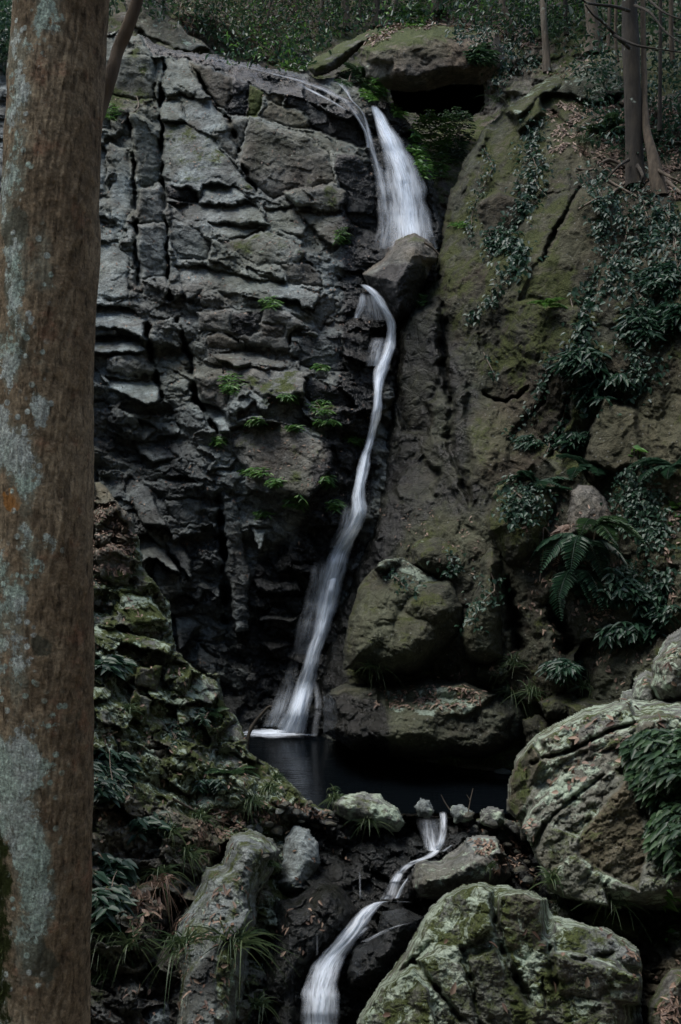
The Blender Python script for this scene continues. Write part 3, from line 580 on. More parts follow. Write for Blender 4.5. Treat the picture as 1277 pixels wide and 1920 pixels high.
# right bank
boulder('boulder', 8, [(595, 250), (600, 150), (640, 30), (700, -40), (800, -100), (900, -150), (1010, -175), (1080, -190), (1400, -200), (1400, 620), (1250, 640), (1150, 640), (1000, 640), (860, 600), (760, 560), (700, 400), (650, 300)], 6.9, 1.1,
        'large angular boulder crusted with pale green lichen on the right of the pool', (0, .42, .85, .5), mat='rock_near', seed=55, tiltk=.75, tiltu=-.35, roll=55,
        facets=[(8, [(700, 240), (800, 120), (960, 20), (1060, 0), (1000, 100), (860, 190), (740, 310), (690, 400), (660, 300)], 'S', {'att': (0, .2, 1.1, None), 'off': .95, 'k': 1.0}),
                (8, [(880, 350), (1000, 200), (1060, 130), (1110, 220), (1150, 400), (1110, 560), (960, 480), (880, 420)], 'F', {'att': (0, .3, .45, 1.), 'off': 1.2, 'k': .3, 'ku': .1, 'rw': 14}),
                (8, [(700, 400), (760, 300), (880, 350), (880, 430), (960, 500), (1000, 620), (860, 600), (760, 540)], 'F', {'att': (.05, .4, .7, None), 'off': 1.1, 'k': .4, 'ku': -.5}),
                (8, [(600, 220), (620, 90), (700, -20), (740, 60), (680, 200), (640, 290)], 'F', {'att': (0, .5, .4, .8), 'off': .7, 'k': .5, 'ku': -.9}),
                (8, [(720, -30), (900, -120), (1080, -180), (1100, -60), (950, 0), (800, 60)], 'T', {'att': (0, .4, .9, None), 'off': .8, 'k': 1.3})],
        noise=[('c', 90, 60, -35, .20), ('c', 36, 24, -35, .09, .02), ('s', 22, 12, -35, .04), ('c', 13, 9, -30, .03, .01), ('n', 8, 7, 0, .015)],
        grooves=[(8, [(700, 60), (860, 10), (1000, -60), (1100, -90)], 5, .2), (8, [(690, 400), (740, 300), (860, 200), (980, 110)], 4, .10)])
boulder('boulder', 6, [(1170, 690), (1180, 600), (1230, 520), (1277, 490), (1360, 480), (1360, 760), (1250, 760), (1200, 750)], 7.3, .6, 'upper lichen boulder at the right edge above the big angular one', (0, .35, .8, .6), mat='rock_near', seed=56, tiltk=.6,
        noise=[('c', 60, 50, -35, .16), ('c', 24, 18, -35, .06, .02), ('n', 10, 8, 0, .02)])
boulder('boulder', 6, [(1105, 730), (1120, 660), (1160, 628), (1200, 650), (1220, 700), (1200, 770), (1140, 790)], 7.35, .4, 'squarish lichen stone left of the upper lichen boulder at the right edge', (0, .4, .9, .5), mat='rock_near', seed=57, tiltk=.6)
boulder('boulder', 6, [(1060, 770), (1080, 700), (1130, 700), (1170, 750), (1130, 810), (1070, 820)], 7.4, .4, 'lowest squarish lichen stone in the stair of stones above the big angular boulder', (0, .4, .9, .5), mat='rock_near', seed=58, tiltk=.6)
boulder('boulder', 8, [(-10, 1250), (10, 1076), (60, 980), (130, 890), (200, 800), (250, 710), (300, 620), (360, 570), (430, 535), (470, 525), (600, 540), (700, 560), (760, 590), (782, 655), (850, 665), (920, 690), (1000, 705), (1110, 775), (1128, 850), (1126, 1076), (1126, 1280)], 5.2, .9,
        'huge furrowed boulder covered in moss and pale lichen in the bottom right foreground', (0, .5, .95, .45), mat='rock_near', seed=59, tiltk=.55, roll=75, step=1.6,
        facets=[(8, [(300, 630), (370, 575), (480, 530), (545, 560), (540, 700), (440, 780), (300, 760), (240, 830), (190, 860), (240, 760)], 'S', {'att': (0, .55, .95, None), 'off': .75, 'k': 1.0, 'rw': 20}),
                (8, [(570, 575), (660, 560), (740, 590), (740, 740), (690, 830), (600, 800), (565, 680)], 'F', {'att': (0, .5, .75, .8), 'off': .88, 'k': .5, 'rw': 20}),
                (8, [(780, 670), (900, 690), (1000, 720), (1110, 790), (1120, 860), (990, 830), (860, 800), (790, 790)], 'S', {'att': (0, .45, .8, None), 'off': .75, 'k': 1.1, 'rw': 18}),
                (8, [(790, 810), (990, 850), (1120, 890), (1120, 1000), (930, 980), (800, 950)], 'F', {'att': (0, .5, .6, None), 'off': .8, 'k': .1}),
                (8, [(250, 830), (330, 800), (430, 850), (470, 960), (480, 1100), (380, 1000), (300, 930)], 'F', {'att': (0, .5, .75, None), 'off': .75, 'k': .6, 'ku': -.2}),
                (8, [(450, 830), (560, 780), (600, 900), (680, 980), (680, 1100), (500, 1100)], 'F', {'att': (0, .55, .7, None), 'off': .86, 'k': .3}),
                (8, [(40, 1050), (110, 930), (240, 860), (290, 950), (330, 1100), (30, 1140)], 'F', {'att': (0, .6, .8, None), 'off': .6, 'k': .7, 'ku': -.5})],
        grooves=[(8, [(555, 560), (560, 680), (585, 800), (640, 900), (690, 1000)], 9, .16), (8, [(760, 620), (765, 780), (790, 950)], 7, .13), (8, [(430, 790), (460, 900), (500, 1080)], 8, .14), (8, [(240, 830), (330, 940), (420, 1060)], 7, .12), (8, [(740, 900), (750, 1010)], 4, .08), (8, [(800, 800), (900, 830), (1010, 800)], 5, .08)],
        noise=[('c', 75, 60, 20, .09), ('c', 34, 26, 20, .045, .01), ('n', 22, 17, 0, .035), ('c', 11, 9, 0, .014), ('n', 6, 5, 0, .008)])
boulder('boulder', 8, [(895, 665), (930, 645), (1000, 632), (1060, 650), (1110, 690), (1125, 760), (1060, 770), (960, 740)], 5.9, .35, 'low moss topped stone tucked behind the huge furrowed boulder', (0, .7, .5, .6), mat='rock_near', seed=60, tiltk=.6)
boulder('boulder', 8, [(1140, 1110), (1150, 990), (1200, 900), (1240, 860), (1330, 850), (1330, 1150), (1140, 1180)], 4.7, .5, 'dull brown stone among fallen leaves in the bottom right corner', (0, .45, .2, .8), mat='rock_near', seed=61, tiltk=.5)
# centre, around the lip of the pool
boulder('boulder', 7, [(1040, 230), (1080, 205), (1180, 190), (1260, 205), (1340, 260), (1370, 320), (1340, 370), (1240, 350), (1150, 330), (1060, 290)], 8.3, .35, 'smooth pale lichen boulder on the front lip of the pool', (0, .35, 1., .5), mat='rock_near', seed=62, tiltk=.5, roll=32,
        noise=[('c', 50, 36, 0, .06), ('n', 16, 13, 0, .03), ('n', 6, 5, 0, .012)])
boulder('boulder', 8, [(240, 230), (265, 200), (300, 205), (325, 250), (300, 285), (255, 275)], 8.25, .18, 'small blue grey stone left of the outflow notch', (.2, 0, .5, .1), mat='rock_near', seed=63, tiltk=.5)
boulder('boulder', 8, [(375, 260), (385, 225), (430, 220), (470, 250), (470, 285), (400, 300)], 8.1, .18, 'pale angular stone right of the outflow notch', (.05, 0, .8, .1), mat='rock_near', seed=64, tiltk=.6)
boulder('boulder', 8, [(490, 290), (495, 240), (540, 228), (590, 245), (605, 290), (560, 320), (510, 310)], 7.95, .22, 'rounded pale stone between the outflow and the big angular boulder', (0, .15, .8, .5), mat='rock_near', seed=65, tiltk=.6)
boulder('boulder', 8, [(225, 500), (250, 440), (340, 440), (430, 370), (470, 340), (560, 345), (600, 420), (620, 500), (560, 560), (450, 560), (330, 600), (260, 590), (230, 550)], 7.3, .55, 'grey brown sloping boulder beside the small cascade below the pool', (.25, .2, .6, .6), mat='rock_near', seed=66, tiltk=.8, tiltu=.2,
        facets=[(8, [(430, 370), (470, 342), (560, 350), (590, 420), (480, 430)], 'T', {'att': (0, .2, .9, .4), 'off': .4})])
boulder('boulder', 8, [(170, 590), (190, 520), (230, 510), (250, 560), (240, 610), (190, 620)], 7.15, .25, 'small dark wet stone splitting the small cascade', (.9, .1, 0, .6), mat='rock_near', seed=67, tiltk=.4)
boulder('boulder', 8, [(-20, 870), (0, 780), (90, 735), (110, 640), (200, 620), (280, 660), (270, 720), (190, 830), (140, 900), (60, 940), (-10, 930)], 6.6, .55, 'glistening black wet boulder beside the bottom cascade', (1.1, 0, 0, .2), mat='rock_near', seed=68, tiltk=.7,
        noise=[('c', 45, 35, 20, .14), ('c', 18, 14, 0, .06), ('n', 9, 7, 0, .035)])
boulder('boulder', 7, [(380, 760), (480, 600), (510, 510), (580, 500), (620, 380), (700, 350), (800, 390), (840, 450), (790, 560), (740, 640), (730, 760), (700, 860), (700, 980), (640, 1200), (560, 1300), (380, 1300), (370, 1000), (360, 850)], 6.75, .8,
        'long sloping lichen and moss mottled slab left of the seeping wet rock', (.32, .42, .62, .2), mat='rock_near', seed=69, tiltk=1.0, tiltu=.1, roll=45,
        facets=[(7, [(600, 760), (700, 700), (690, 760), (560, 900), (560, 1200), (430, 1200), (430, 1000), (540, 850)], 'S', {'att': (.6, 0, .3, -.2), 'off': .6, 'k': 1.2})],
        noise=[('c', 60, 70, 30, .16), ('c', 26, 24, 30, .06, .015), ('s', 18, 12, 30, .025), ('n', 8, 7, 0, .015)])
boulder('boulder', 7, [(820, 590), (835, 490), (850, 390), (890, 335), (960, 350), (1000, 420), (1010, 500), (960, 580), (910, 640), (850, 630)], 7.75, .4, 'smooth blue grey upright slab to the right of the mottled slab', (.15, .1, .35, .0), mat='rock_near', seed=70, tiltk=.9,
        noise=[('c', 50, 50, 0, .07), ('n', 18, 15, 0, .03), ('n', 6, 5, 0, .012)])
boulder('boulder', 7, [(200, 1200), (230, 1110), (290, 1060), (370, 1080), (390, 1200), (380, 1300), (200, 1300)], 5.9, .35, 'blue grey wet rock at the bottom edge left of the mottled slab', (.4, 0, .35, .0), mat='rock_near', seed=71, tiltk=.8)
boulder('boulder', 7, [(810, 650), (900, 645), (1000, 560), (1090, 590), (1180, 700), (1150, 800), (1020, 900), (950, 1010), (950, 1300), (700, 1300), (730, 1000), (790, 800)], 7.0, .6, 'steep dark wet slab stained with moss between the mottled slab and the broad cascade', (1., .4, 0, .2), mat='rock_near', seed=73, tiltk=.6, roll=45,
        noise=[('c', 70, 90, 10, .16), ('s', 26, 30, 15, .04), ('c', 24, 26, 20, .06), ('n', 10, 14, 0, .03), ('n', 5, 5, 0, .014)])
# loose stones on the lip, along the shore and in cracks
stones = []
def stone_proto(i):
    n = 40; k = np.arange(n*n//2)+.5; th = np.arccos(1-2*k/len(k)); ph = np.pi*(1+5**.5)*k
    U, V = np.meshgrid(np.linspace(0, 2*np.pi, 25)[:-1], np.linspace(.02, np.pi-.02, 13))
    P = np.stack([np.sin(V)*np.cos(U), np.sin(V)*np.sin(U), np.cos(V)], -1)
    r = np.random.RandomState(90+i); 
    for _ in range(11):
        nn = r.normal(size=3); nn /= np.linalg.norm(nn); h = r.uniform(.55, .85); dd = np.maximum(P@nn-h, 0); P = P-dd[..., None]*nn
    P *= np.array([1, .8, .55]); idx = np.arange(P.shape[0]*24).reshape(-1, 24); nx = np.roll(idx, -1, 1)
    q = np.stack([idx[:-1], idx[1:], nx[1:], nx[:-1]], -1).reshape(-1, 4)
    q = np.r_[q]; a = np.zeros((P.shape[0]*24, 4)); a[:] = [(.1, .1, .5, .2), (.5, 0, .2, .4), (0, .2, .6, .7)][i % 3]
    me_o = mesh('stone', P.reshape(-1, 3), [q, idx[0][None, ::-1], idx[-1][None]], M['stone'], None, {'m': a}); me = me_o.data; bpy.data.objects.remove(me_o); return me
protos = [stone_proto(i) for i in range(6)]
znormal()
def put_stone(u, v, sz, label, group):
    d = float(zat(u, v)); p = PT(u, v, d-.03); o = bpy.data.objects.new('stone', protos[rnd.randrange(6)]); SC.collection.objects.link(o)
    o.location = p; o.rotation_euler = (rnd.uniform(-.4, .4), rnd.uniform(-.4, .4), rnd.uniform(0, 6.3)); o.scale = [sz*rnd.uniform(.8, 1.2) for _ in range(3)]
    tag(o, label, 'stone', group); return o
for (x, y, s) in [(830, 275, .05), (870, 270, .06), (905, 280, .05), (940, 295, .045), (960, 240, .04), (990, 335, .05), (850, 250, .06), (1010, 300, .04), (780, 330, .05), (740, 350, .06), (820, 360, .07), (720, 320, .05), (700, 345, .04), (1050, 330, .05), (1080, 340, .05), (920, 320, .045), (880, 310, .04), (765, 470, .04)]:
    put_stone(160+x*.4385, 1400+y*.4385, s, 'one of the wet grey pebbles scattered on the left half of the pool lip', 'pebbles on the pool lip')
for (x, y, s) in [(455, 265, .05), (545, 300, .06), (590, 345, .08), (440, 300, .04), (520, 335, .04), (610, 300, .05), (630, 320, .05), (480, 310, .04), (600, 380, .05), (640, 410, .05), (690, 450, .05), (650, 480, .06), (620, 520, .05), (690, 520, .06), (670, 350, .05)]:
    put_stone(660+x*.4832, 1400+y*.4832, s, 'one of the dark stones littering the gully right of the small cascade', 'stones in the gully below the pool')
def shore(x, y, s, sc, label):
    u, v = 660+x*.4832, 1400+y*.4832; d = CAMZ*F/(v-CV); o = bpy.data.objects.new('stone', protos[rnd.randrange(6)]); SC.collection.objects.link(o)
    o.location = PT(u, v, d-.02)+np.array([0, 0, .01]); o.scale = (s*sc, s, s*.6); tag(o, label, 'stone')
shore(360, 55, .13, 1.5, 'pale flat stone at the far waterline of the pool left of the grass tuft')
shore(470, 80, .10, 1.9, 'long low pale stone at the far waterline right of the small grass tuft')
shore(588, 100, .09, 1.1, 'bluish stone at the right end of the far waterline beside the big boulder')
shore(530, 92, .06, 1.3, 'smallest pale stone between the long low stone and the bluish stone at the waterline')

# ------------------------------------------------------------------ pool
def water_mat(name, streak=True):
    m, t, b = newmat(name); g = G(t)
    uv = g.tc.outputs['UV']; at = g.n('ShaderNodeAttribute', attribute_name='a')
    n1 = g.noise(1, 5, .6, g.map((7, .8, 1), uv)); n2 = g.noise(1, 4, .65, g.map((26, 1.3, 1), uv)); n3 = g.noise(1, 3, .5, g.map((3, .8, 1), uv))
    s = g.ma('ADD', g.ma('MULTIPLY', n1, .5), g.ma('ADD', g.ma('MULTIPLY', n2, .3), g.ma('MULTIPLY', n3, .35)))
    a = g.ma('MULTIPLY', at.outputs['Fac'], g.ss(s, .43, .70, .16, 1.2), clamp=True)
    b.inputs['Base Color'].default_value = (.84, .91, .98, 1); b.inputs['Roughness'].default_value = .45; b.inputs['Specular IOR Level'].default_value = .3
    b.inputs['Subsurface Weight'].default_value = 0
    tl = g.n('ShaderNodeBsdfTranslucent'); tl.inputs[0].default_value = (.84, .91, .98, 1)
    tr = g.n('ShaderNodeBsdfTransparent'); m1 = g.n('ShaderNodeMixShader'); m1.inputs[0].default_value = .4
    t.links.new(b.outputs[0], m1.inputs[1]); t.links.new(tl.outputs[0], m1.inputs[2])
    m2 = g.n('ShaderNodeMixShader'); t.links.new(a, m2.inputs[0]); t.links.new(tr.outputs[0], m2.inputs[1]); t.links.new(m1.outputs[0], m2.inputs[2])
    t.links.new(m2.outputs[0], t.nodes['Material Output'].inputs[0])
    return m
M['water'] = water_mat('falling_water')
m, t, b = newmat('pool_water'); g = G(t)
b.inputs['Base Color'].default_value = (.002, .003, .004, 1); b.inputs['Roughness'].default_value = .04; b.inputs['IOR'].default_value = 1.33; b.inputs['Specular IOR Level'].default_value = .24
t.links.new(g.bump(g.noise(1, 5, .6, g.map((2.6, 9, 1))), .30, .03, g.bump(g.noise(1, 3, .5, g.map((12, 30, 1))), .08, .01)), b.inputs['Normal'])
M['pool'] = m
xs = np.linspace(-3.2, 4, 60); ys = np.linspace(8.26, 12.6, 50); X, Y = np.meshgrid(xs, ys)
Zw = .006*fbm(X*3, Y*6, 3, 5)
idx = np.arange(X.size).reshape(X.shape); q = np.stack([idx[:-1, :-1], idx[:-1, 1:], idx[1:, 1:], idx[1:, :-1]], -1).reshape(-1, 4)
tag(mesh('water', np.stack([X, Y, Zw], -1).reshape(-1, 3), q, M['pool']), 'small dark still pool at the foot of the waterfall', 'pool', None, 'structure')
def wpt(u, v): d = CAMZ*F/(v-CV); return PT(u, v, d)
zput(*[np.array(k, float).ravel() for k in (lambda U, V: (U, V, CAMZ*F/(V-CV)))(*np.meshgrid(np.arange(440, 960, 2.), np.arange(1370, 1524, 2.)))])

# ------------------------------------------------------------------ falling water
def sheet(path, nu=14, depths=(0,), off=.06, alpha=1., sk=6, seed=0, bulge=.05, useD=True, bare=False):
    """path rows: u, v, half width (px), opacity, optional absolute depth.  -> verts, quads, uv, alpha"""
    P = np.array([list(p)+[0]*(5-len(p)) for p in path], float)
    seg = np.r_[0, np.cumsum(np.hypot(*np.diff(P[:, :2], axis=0).T))]; n = max(8, int(seg[-1]/4)); t = np.linspace(0, seg[-1], n)
    c = [np.interp(t, seg, P[:, k]) for k in range(5)]
    for k in range(3):
        pad = np.pad(c[k], 3, mode='edge'); c[k] = np.convolve(pad, np.ones(7)/7, 'valid')
    u, v, w, al, dd = c
    # rest on the rock behind, smoothed into a flowing curve
    zf = (lambda a, b: ZC[np.clip(np.round((b-ZV0)/2).astype(int), 0, ZH-1), np.clip(np.round((a-ZU0)/2).astype(int), 0, ZW-1)]) if bare else zat; base = np.min([zf(u+w*s, v) for s in (-.9, -.5, 0, .5, .9)], 0) if useD else dd
    pad = np.pad(base, sk, mode='edge'); sm_ = np.min([pad[i:i+n] for i in range(2*sk+1)], 0); base = np.convolve(np.pad(sm_, sk, mode='edge'), np.ones(2*sk+1)/(2*sk+1), 'valid')
    if dd.max() > 0: base = np.where(dd > 0, dd, base)
    base = base-off
    s = np.linspace(-1, 1, nu); wob = 2.*fbm(t/40, t*0+seed, 3, seed); w = w*(1+.14*gnoise(t/30., t*0+seed*3.1, seed))
    VV, FF, UV, AL = [], [], [], []
    for li, dz in enumerate(depths):
        U = u[:, None]+(w[:, None]*s[None])+wob[:, None]; Vv = v[:, None]+0*s[None]
        Dd = base[:, None]-dz-bulge*np.sqrt(np.clip(1-s[None]**2, 0, 1))+.02*fbm(s[None]*3+0*t[:, None], t[:, None]/60., 3, seed+li+2)
        X = PT(U, Vv, Dd).reshape(-1, 3)
        edge = np.clip(1-np.abs(s[None]*(1+.12*gnoise(t[:, None]/40.+s[None]*.3, s[None]*1.2+seed, seed+3)))**1.7, 0, 1)**1.2; a = al[:, None]*edge*alpha*sm(0, 10 if nu > 14 or seed in (8, 18) else min(45, seg[-1]*.3), t)[:, None]
        idx = np.arange(n*nu).reshape(n, nu)+sum(len(x) for x in VV)
        FF.append(np.stack([idx[:-1, :-1], idx[1:, :-1], idx[1:, 1:], idx[:-1, 1:]], -1).reshape(-1, 4))
        VV.append(X); AL.append(a.ravel()); UV.append(np.stack([(s[None]*w[:, None]/40+li*3.3+seed), t[:, None]/40.+0*s[None]+seed*7], -1).reshape(-1, 2))
    return np.concatenate(VV), np.concatenate(FF), np.concatenate(UV), np.concatenate(AL)
def fall(name, parts, label, cat='waterfall', group=None):
    r = None
    for i, (pn, path, kw) in enumerate(parts):
        V, Fq, UV, A = sheet(path, **kw)
        if r is None: 
            if len(parts) == 1:
                o = mesh(name, V, Fq, M['water'], None, {'a': A}, uv=UV); return tag(o, label, cat, group)
            r = thing(name, tuple(V[V[:, 2].argmin()]), label, cat, group)
        mesh(pn, V, Fq, M['water'], r, {'a': A}, uv=UV)
q2 = rg(2); q3 = rg(3); q5 = rg(5); q8 = rg(8); q7 = rg(7); q4 = rg(4)
def mp(n, rows): 
    s = {1: .4385, 2: .4518, 3: .4385, 4: .4518, 5: .4385, 6: .5615, 7: .4385, 8: .4832, 0: 1}[n]
    return [(*rg(n)([r[:2]])[0], r[2]*s, *r[3:]) for r in rows]
up = [(699, 194, 4, 1.), (705, 206, 9, 1.1), (713, 222, 14, 1.15), (724, 245, 18, 1.1), (738, 275, 24, 1.), (750, 305, 31, .9), (759, 345, 38, .8), (765, 390, 42, .72), (768, 430, 42, .68), (770, 470, 40, .65), (772, 520, 36, .5)]
up2 = [(700, 196, 3, 1.), (708, 212, 8, 1.2), (722, 245, 12, 1.2), (738, 285, 14, 1.25), (752, 320, 16, 1.2), (762, 365, 17, 1.2), (768, 410, 18, 1.15), (770, 455, 17, 1.), (770, 520, 17, 1.)]
fall('waterfall', [('water_curtain', up, dict(nu=26, off=.12, depths=(0, .07), seed=1, bulge=.12, bare=True)), ('water_core', up2, dict(nu=16, off=.26, seed=2, bulge=.08, bare=True)),
     ('water_veil', mp(2, [(-20, 600, 10, .3), (20, 700, 25, .35), (50, 800, 38, .4), (60, 920, 45, .4), (40, 1040, 45, .25)]), dict(nu=14, off=.10, seed=3, bare=True)),
     ('water_veil', mp(2, [(215, 860, 8, .35), (240, 960, 14, .4), (260, 1040, 14, .3)]), dict(nu=8, off=.10, seed=4, bare=True))],
     'wide misty white upper waterfall spreading out above the wedged boulder')
fall('water_rivulet', [('trickle', mp(1, [(1050, 345, 22, .55), (1100, 360, 18, .7), (1125, 400, 9, .7), (1145, 440, 8, .55), (1185, 470, 7, .6), (1200, 520, 6, .45), (1218, 580, 12, .6), (1230, 650, 14, .7), (1252, 720, 9, .45), (1270, 800, 14, .4), (1280, 900, 14, .25)]), dict(nu=8, off=.06, seed=5)),
     ('trickle', mp(1, [(1110, 430, 8, .5), (1150, 480, 8, .6), (1200, 560, 8, .5), (1212, 640, 8, .7)]), dict(nu=6, off=.05, seed=6))],
     'broken white trickle running over dark rock just left of the upper waterfall', 'rivulet')
mid = [(676, 531, 5, .9), (690, 539, 10, 1.1), (708, 556, 10, 1.1), (722, 580, 9, 1.1), (733, 602, 11, 1.2), (735, 620, 9, 1.25), (731, 650, 12, 1.1), (720, 680, 13, 1.05), (712, 703, 15, 1.3), (709, 720, 10, 1.15), (708, 760, 9, 1.1), (706, 776, 12, 1.3), (701, 800, 8, 1.1), (692, 835, 9, 1.1), (683, 865, 12, 1.15),
       (676, 905, 12, 1.2), (670, 935, 13, 1.1), (677, 952, 17, 1.3), (664, 985, 17, 1.1), (646, 1020, 17, 1.1), (635, 1042, 24, 1.15), (625, 1080, 22, 1.05), (615, 1130, 22, 1.05), (603, 1180, 16, 1.05), (587, 1230, 15, 1.05), (574, 1280, 18, 1.05), (560, 1330, 22, 1.05), (547, 1366, 28, 1.1), (544, 1378, 32, .9)]
core = [(u, v, w*.5, 1.25) for (u, v, w, a) in mid[2:]]
veil = [(604, 1042, 12, .5), (600, 1080, 20, .5), (592, 1130, 24, .4), (580, 1180, 26, .3), (570, 1230, 24, .2)]
fall('waterfall', [('water_curtain', mid, dict(nu=16, off=.08, depths=(0, .04), seed=8, bulge=.03)), ('water_core', core, dict(nu=12, off=.16, seed=9)),
     ('water_veil', veil, dict(nu=12, off=.07, seed=10)),
     ('water_veil', [(680, 545, 5, .9), (681, 565, 8, .9), (674, 582, 10, 1.), (669, 600, 4, 1.)], dict(nu=8, off=.10, seed=11)), ('water_veil', [(694, 546, 20, .6), (702, 575, 28, .6), (704, 604, 28, .4)], dict(nu=10, off=.07, seed=12)),
     ('water_veil', [(712, 628, 16, .5), (704, 660, 18, .5), (700, 690, 14, .45)], dict(nu=10, off=.08, seed=13)),
     ('water_veil', [(556, 1230, 10, .15), (536, 1300, 18, .3), (515, 1366, 26, .4)], dict(nu=10, off=.09, seed=14)),
     ('water_veil', [(590, 1270, 5, .2), (598, 1320, 8, .25), (588, 1384, 8, .25)], dict(nu=6, off=.09, seed=15)),
     ('water_veil', [(560, 930, 0, 0), (655, 940, 8, .4), (645, 990, 12, .45), (625, 1030, 12, .4)][1:], dict(nu=8, off=.07, seed=16))],
     'long narrow white waterfall dropping in steps from the wedged boulder to the pool')
fall('water_cascade', [('water_curtain', mp(8, [(352, 245, 14, .9), (356, 290, 16, .9), (352, 350, 17, 1.), (338, 388, 24, 1.2), (305, 425, 20, 1.2), (240, 448, 22, 1.1), (195, 475, 20, 1.1), (168, 520, 22, 1.), (155, 565, 26, 1.), (130, 598, 32, 1.15)]), dict(nu=12, off=.05, seed=18, bulge=.04, sk=3)),
     ('water_strand', mp(8, [(228, 495, 5, 1.), (200, 535, 7, 1.1), (170, 595, 10, 1.)]), dict(nu=6, off=.06, seed=19, sk=3)),
     ('water_veil', mp(8, [(292, 268, 50, .3), (300, 320, 46, .5), (308, 370, 36, .75), (318, 412, 22, .95)]), dict(nu=14, off=.05, seed=20, sk=2)),
     ('water_strand', mp(8, [(400, 370, 5, .5), (375, 395, 9, .7), (345, 410, 10, .9)]), dict(nu=6, off=.05, seed=29, sk=3))],
    'small white cascade spilling through the notch in the pool lip', 'cascade')
fall('water_cascade', [('water_curtain', mp(8, [(240, 604, 6, .4), (160, 600, 14, .8), (100, 602, 24, 1.), (50, 650, 40, .95), (10, 710, 45, .9), (-50, 780, 50, 1.), (-95, 840, 60, .95), (-120, 920, 72, .85), (-125, 1000, 78, .85), (-125, 1100, 80, .85), (-125, 1260, 80, .8)]), dict(nu=22, off=.05, depths=(0, .04), seed=21, bulge=.04, sk=9)),
     ('water_core', mp(8, [(60, 640, 14, .7), (10, 700, 20, .8), (-60, 790, 26, 1.), (-110, 880, 30, .9), (-125, 1000, 34, .9), (-130, 1090, 34, .9), (-130, 1250, 34, .8)]), dict(nu=12, off=.10, seed=22, sk=9)),
     ('water_strand', mp(8, [(70, 690, 10, .6), (40, 720, 16, .6), (0, 760, 14, .4)]), dict(nu=8, off=.05, seed=33, sk=3)),
     ('water_strand', mp(8, [(240, 680, 6, .3), (160, 700, 14, .5), (90, 735, 16, .5), (40, 760, 16, .4)]), dict(nu=8, off=.04, seed=23))],
     'broad white cascade rushing out of the bottom of the picture', 'cascade')
for k, (rows, lb) in enumerate([([(1170, 520, 5, .35), (1175, 600, 6, .3), (1178, 660, 5, .2)], 'thin trickle down black rock just right of the blue grey slab'),
                   ([(990, 790, 4, .25), (992, 900, 5, .25)], 'faint thin trickle on the mossy wet rock left of the broad cascade')]):
    fall('water_rivulet', [('trickle', mp(7, rows), dict(nu=5, off=.03, seed=24+k))], lb, 'rivulet')
fall('water_film', [('film', mp(1, [(300, 215, 8, .2), (440, 232, 12, .34), (600, 262, 14, .38), (760, 305, 18, .42), (900, 340, 22, .45), (1010, 375, 24, .42), (1110, 430, 22, .34), (1190, 520, 18, .22), (1225, 620, 14, .12)]), dict(nu=14, off=.03, seed=31)),  # thin water film; its pale sheet paints in the shimmer of the sky
     ('film', mp(1, [(880, 345, 12, .6), (960, 385, 14, .7), (1040, 425, 14, .6), (1120, 475, 10, .35)]), dict(nu=8, off=.035, seed=32))], 'shallow film of water over the sloping ridge, its glint painted in as pale colour', 'water film')
# foam where the fall meets the pool
m, t, b = newmat('foam'); g = G(t); at = g.n('ShaderNodeAttribute', attribute_name='a')
b.inputs['Base Color'].default_value = (.8, .87, .95, 1); b.inputs['Roughness'].default_value = .7
a = g.ss(g.ma('ADD', g.noise(1, 6, .7, g.map((6, 14, 1))), g.ma('SUBTRACT', at.outputs['Fac'], .7)), .05, .75); tr = g.n('ShaderNodeBsdfTransparent'); m2 = g.n('ShaderNodeMixShader')
t.links.new(a, m2.inputs[0]); t.links.new(tr.outputs[0], m2.inputs[1]); t.links.new(b.outputs[0], m2.inputs[2]); t.links.new(m2.outputs[0], t.nodes['Material Output'].inputs[0]); M['foam'] = m
c = wpt(520, 1377); th = np.linspace(0, 2*np.pi, 49)[:-1]; rr = np.linspace(0, 1, 9)
X = np.array([(c[0]+r*.62*math.cos(a_), c[1]+.02+r*.34*math.sin(a_), .012+.008*(1-r)) for r in rr for a_ in th]); idx = np.arange(9*48).reshape(9, 48); nx = np.roll(idx, -1, 1)
tag(mesh('foam', X, np.stack([idx[:-1], nx[:-1], nx[1:], idx[1:]], -1).reshape(-1, 4), M['foam'], None, {'a': np.repeat((1-rr)**.8, 48)}), 'white foam on the pool where the long waterfall lands', 'foam', None, 'stuff')
# ------------------------------------------------------------------ plants
znormal()
def tube(path, rad, n=8, noise=0., seed=0, closed=True):
    P = np.array(path, float); r = np.interp(np.linspace(0, 1, len(P)), np.linspace(0, 1, len(rad)), rad); T = np.gradient(P, axis=0); T /= np.linalg.norm(T, axis=1, keepdims=True)+1e-9
    ref = np.array([0, 1, 0.]) if abs(T[:, 1]).mean() < .8 else np.array([1., 0, 0]); A = np.cross(T, ref); A /= np.linalg.norm(A, axis=1, keepdims=True)+1e-9; Bv = np.cross(T, A)
    th = np.linspace(0, 2*np.pi, n+1)[:-1]; L = np.r_[0, np.cumsum(np.linalg.norm(np.diff(P, axis=0), axis=1))]
    rr = r[:, None]*(1+noise*fbm(np.cos(th)[None]*1.5+seed+0*L[:, None], L[:, None]*1.5/max(r.max()*8, .05)+np.sin(th)[None]*1.5, 3, seed)) if noise else r[:, None]+0*th[None]
    V = P[:, None]+rr[..., None]*(np.cos(th)[None, :, None]*A[:, None]+np.sin(th)[None, :, None]*Bv[:, None]); idx = np.arange(len(P)*n).reshape(len(P), n); nx = np.roll(idx, -1, 1)
    return V.reshape(-1, 3), np.stack([idx[:-1], nx[:-1], nx[1:], idx[1:]], -1).reshape(-1, 4)
